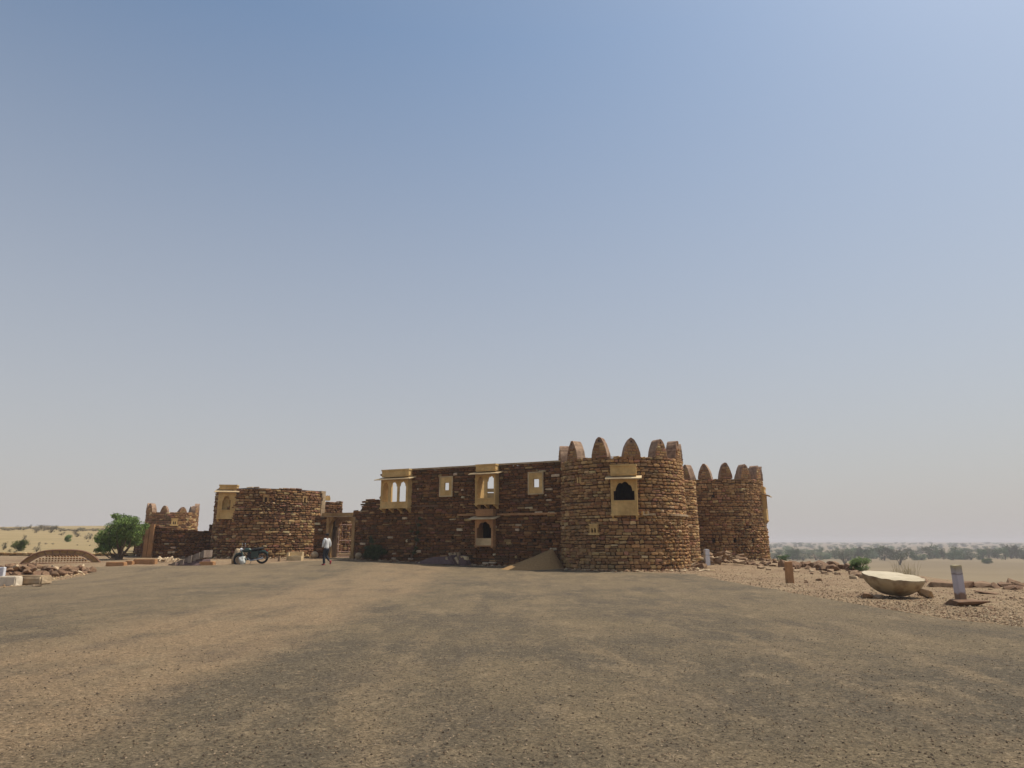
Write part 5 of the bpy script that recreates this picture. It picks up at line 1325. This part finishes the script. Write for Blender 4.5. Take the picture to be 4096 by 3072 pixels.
while x < 470:
    k = 2117 if x < 240 else 2122
    tp(x, k+rnd.uniform(-2, 6), k-rnd.uniform(5, 14)*(1.5 if 60 < x < 220 else .9), DP[rnd.randrange(4)], 2.0, 'dry_bush', 'dry bush along the crest of the left hill', 'bush', 'bushes along the hill crest', rnd.uniform(16, 38), 2.6); x += rnd.uniform(5, 13)

# ------------------------------------------------------------------ pebbles and gravel
def scatter(name, n_, region, smin, smax, cols, seed, label):
    rr = random.Random(seed); mb = MB(); i = 0
    while i < n_:
        px, py = rr.uniform(*region[0]), rr.uniform(*region[1]); q = None
        d = ray(px, py)
        if d.z >= -.01: continue
        Y = CAMZ/-d.z
        for _ in range(3): Y = (CAMZ-T(d.x*Y, Y))/-d.z
        x, y = d.x*Y, Y; i += 1
        ins = asphalt_l(y) < x < asphalt_r(y)
        if region[2] == 'gravel' and ins: continue
        if region[2] == 'asphalt' and not ins: continue
        if region[2] == 'gravel' and x > 0 and rr.random() > 1.15*math.exp(-(x-asphalt_r(y))/3.2)+.18: continue
        if x > edge_x(y)+.6 or y > 46: continue
        s = smin+(smax-smin)*rr.random()**3; z = T(x, y)+.006+s*.2; a = rr.uniform(0, 6.28); c, s2 = math.cos(a), math.sin(a); k = rr.uniform(.5, 1)
        col = rr.choice(cols); f = rr.uniform(.7, 1.25); col = tuple(v*f for v in col)
        pts = [(s, 0, 0), (0, s*k, 0), (-s, 0, 0), (0, -s*k, 0), (rr.uniform(-.3, .3)*s, rr.uniform(-.3, .3)*s, s*.65), (0, 0, -s*.3)]
        mb.add([(x+u*c-v*s2, y+u*s2+v*c, z+w_) for u, v, w_ in pts], [(0, 1, 4), (1, 2, 4), (2, 3, 4), (3, 0, 4), (1, 0, 5), (2, 1, 5), (3, 2, 5), (0, 3, 5)], col)
    o = mb.build(name, M_stone); o['kind'] = 'stuff'; o['label'] = label
PC = [(.26, .19, .12), (.20, .14, .085), (.10, .07, .045), (.24, .18, .115), (.08, .058, .04), (.15, .105, .065)]
scatter('pebbles', 16000, ((0, 4096), (2420, 3072), 'asphalt'), .003, .017, PC, 1, 'fine pebbles strewn over the worn asphalt')
scatter('gravel', 34000, ((2700, 4096), (2262, 2540), 'gravel'), .008, .042, [(.27, .195, .115), (.22, .15, .085), (.15, .085, .05), (.38, .29, .18), (.30, .215, .13)], 2, 'tan gravel and chips along the right side')
scatter('gravel', 3500, ((0, 900), (2255, 2350), 'gravel'), .02, .08, [(.46, .34, .19), (.40, .27, .14), (.30, .19, .11)], 3, 'tan gravel and chips along the left edge')

def foot(name, path, n_, seed, label, spread=.5):
    rr = random.Random(seed); mb = MB()
    for _ in range(n_):
        s_ = rr.uniform(0, path.L); p_, n2 = path(s_); d_ = abs(rr.gauss(0, spread)); x, y = p_.x+n2.x*d_, p_.y+n2.y*d_
        if n2.y > .3: continue
        s = .03+.10*rr.random()**3; z = T(x, y)+s*.25; col = rr.choice([(.30, .20, .11), (.22, .13, .07), (.15, .085, .045), (.40, .30, .18)])
        v = [Vector([rr.uniform(-1, 1)*s for _ in range(2)]+[rr.uniform(-.5, .8)*s]) for _ in range(6)]
        pts = [(s, rr.uniform(-.3, .3)*s, 0), (rr.uniform(-.3, .3)*s, s*.8, 0), (-s, rr.uniform(-.3, .3)*s, 0), (rr.uniform(-.3, .3)*s, -s*.8, 0), (v[4].x*.4, v[4].y*.4, s*rr.uniform(.5, .9)), (0, 0, -s*.4)]
        mb.add([(x+a_, y+b_, z+c_) for a_, b_, c_ in pts], [(0, 1, 4), (1, 2, 4), (2, 3, 4), (3, 0, 4), (1, 0, 5), (2, 1, 5), (3, 2, 5), (0, 3, 5)], col)
    o = mb.build(name, M_stone); o['kind'] = 'stuff'; o['label'] = label
foot('debris', Path([F_org+FN*.1, F_org+FD*(LF-.5)+FN*.1]), 500, 41, 'chips and dirt along the foot of the facade')
foot('debris', ring_path(CA, RA+.28, R(-60), R(100), 40), 500, 42, 'chips along the foot of the big tower', .35)
foot('debris', ring_path(CB, RB+.15, R(-60), R(100), 40), 400, 43, 'chips along the foot of the rear tower', .5)
foot('debris', pC, 500, 44, 'chips along the foot of the round bastion', .6)

# ------------------------------------------------------------------ haze
mb = MB(); mb.box(-3400, 3400, -60, 5000, -12, 14)
m = bpy.data.materials.new('dusty_air'); m.use_nodes = True; N = m.node_tree.nodes; N.remove(N['Principled BSDF'])
pv = N.new('ShaderNodeVolumePrincipled'); pv.inputs['Density'].default_value = .00055; pv.inputs['Color'].default_value = (.93, .88, .88, 1); pv.inputs['Anisotropy'].default_value = .0
m.node_tree.links.new(pv.outputs[0], N['Material Output'].inputs['Volume'])
o = mb.build('haze', m); o['kind'] = 'stuff'
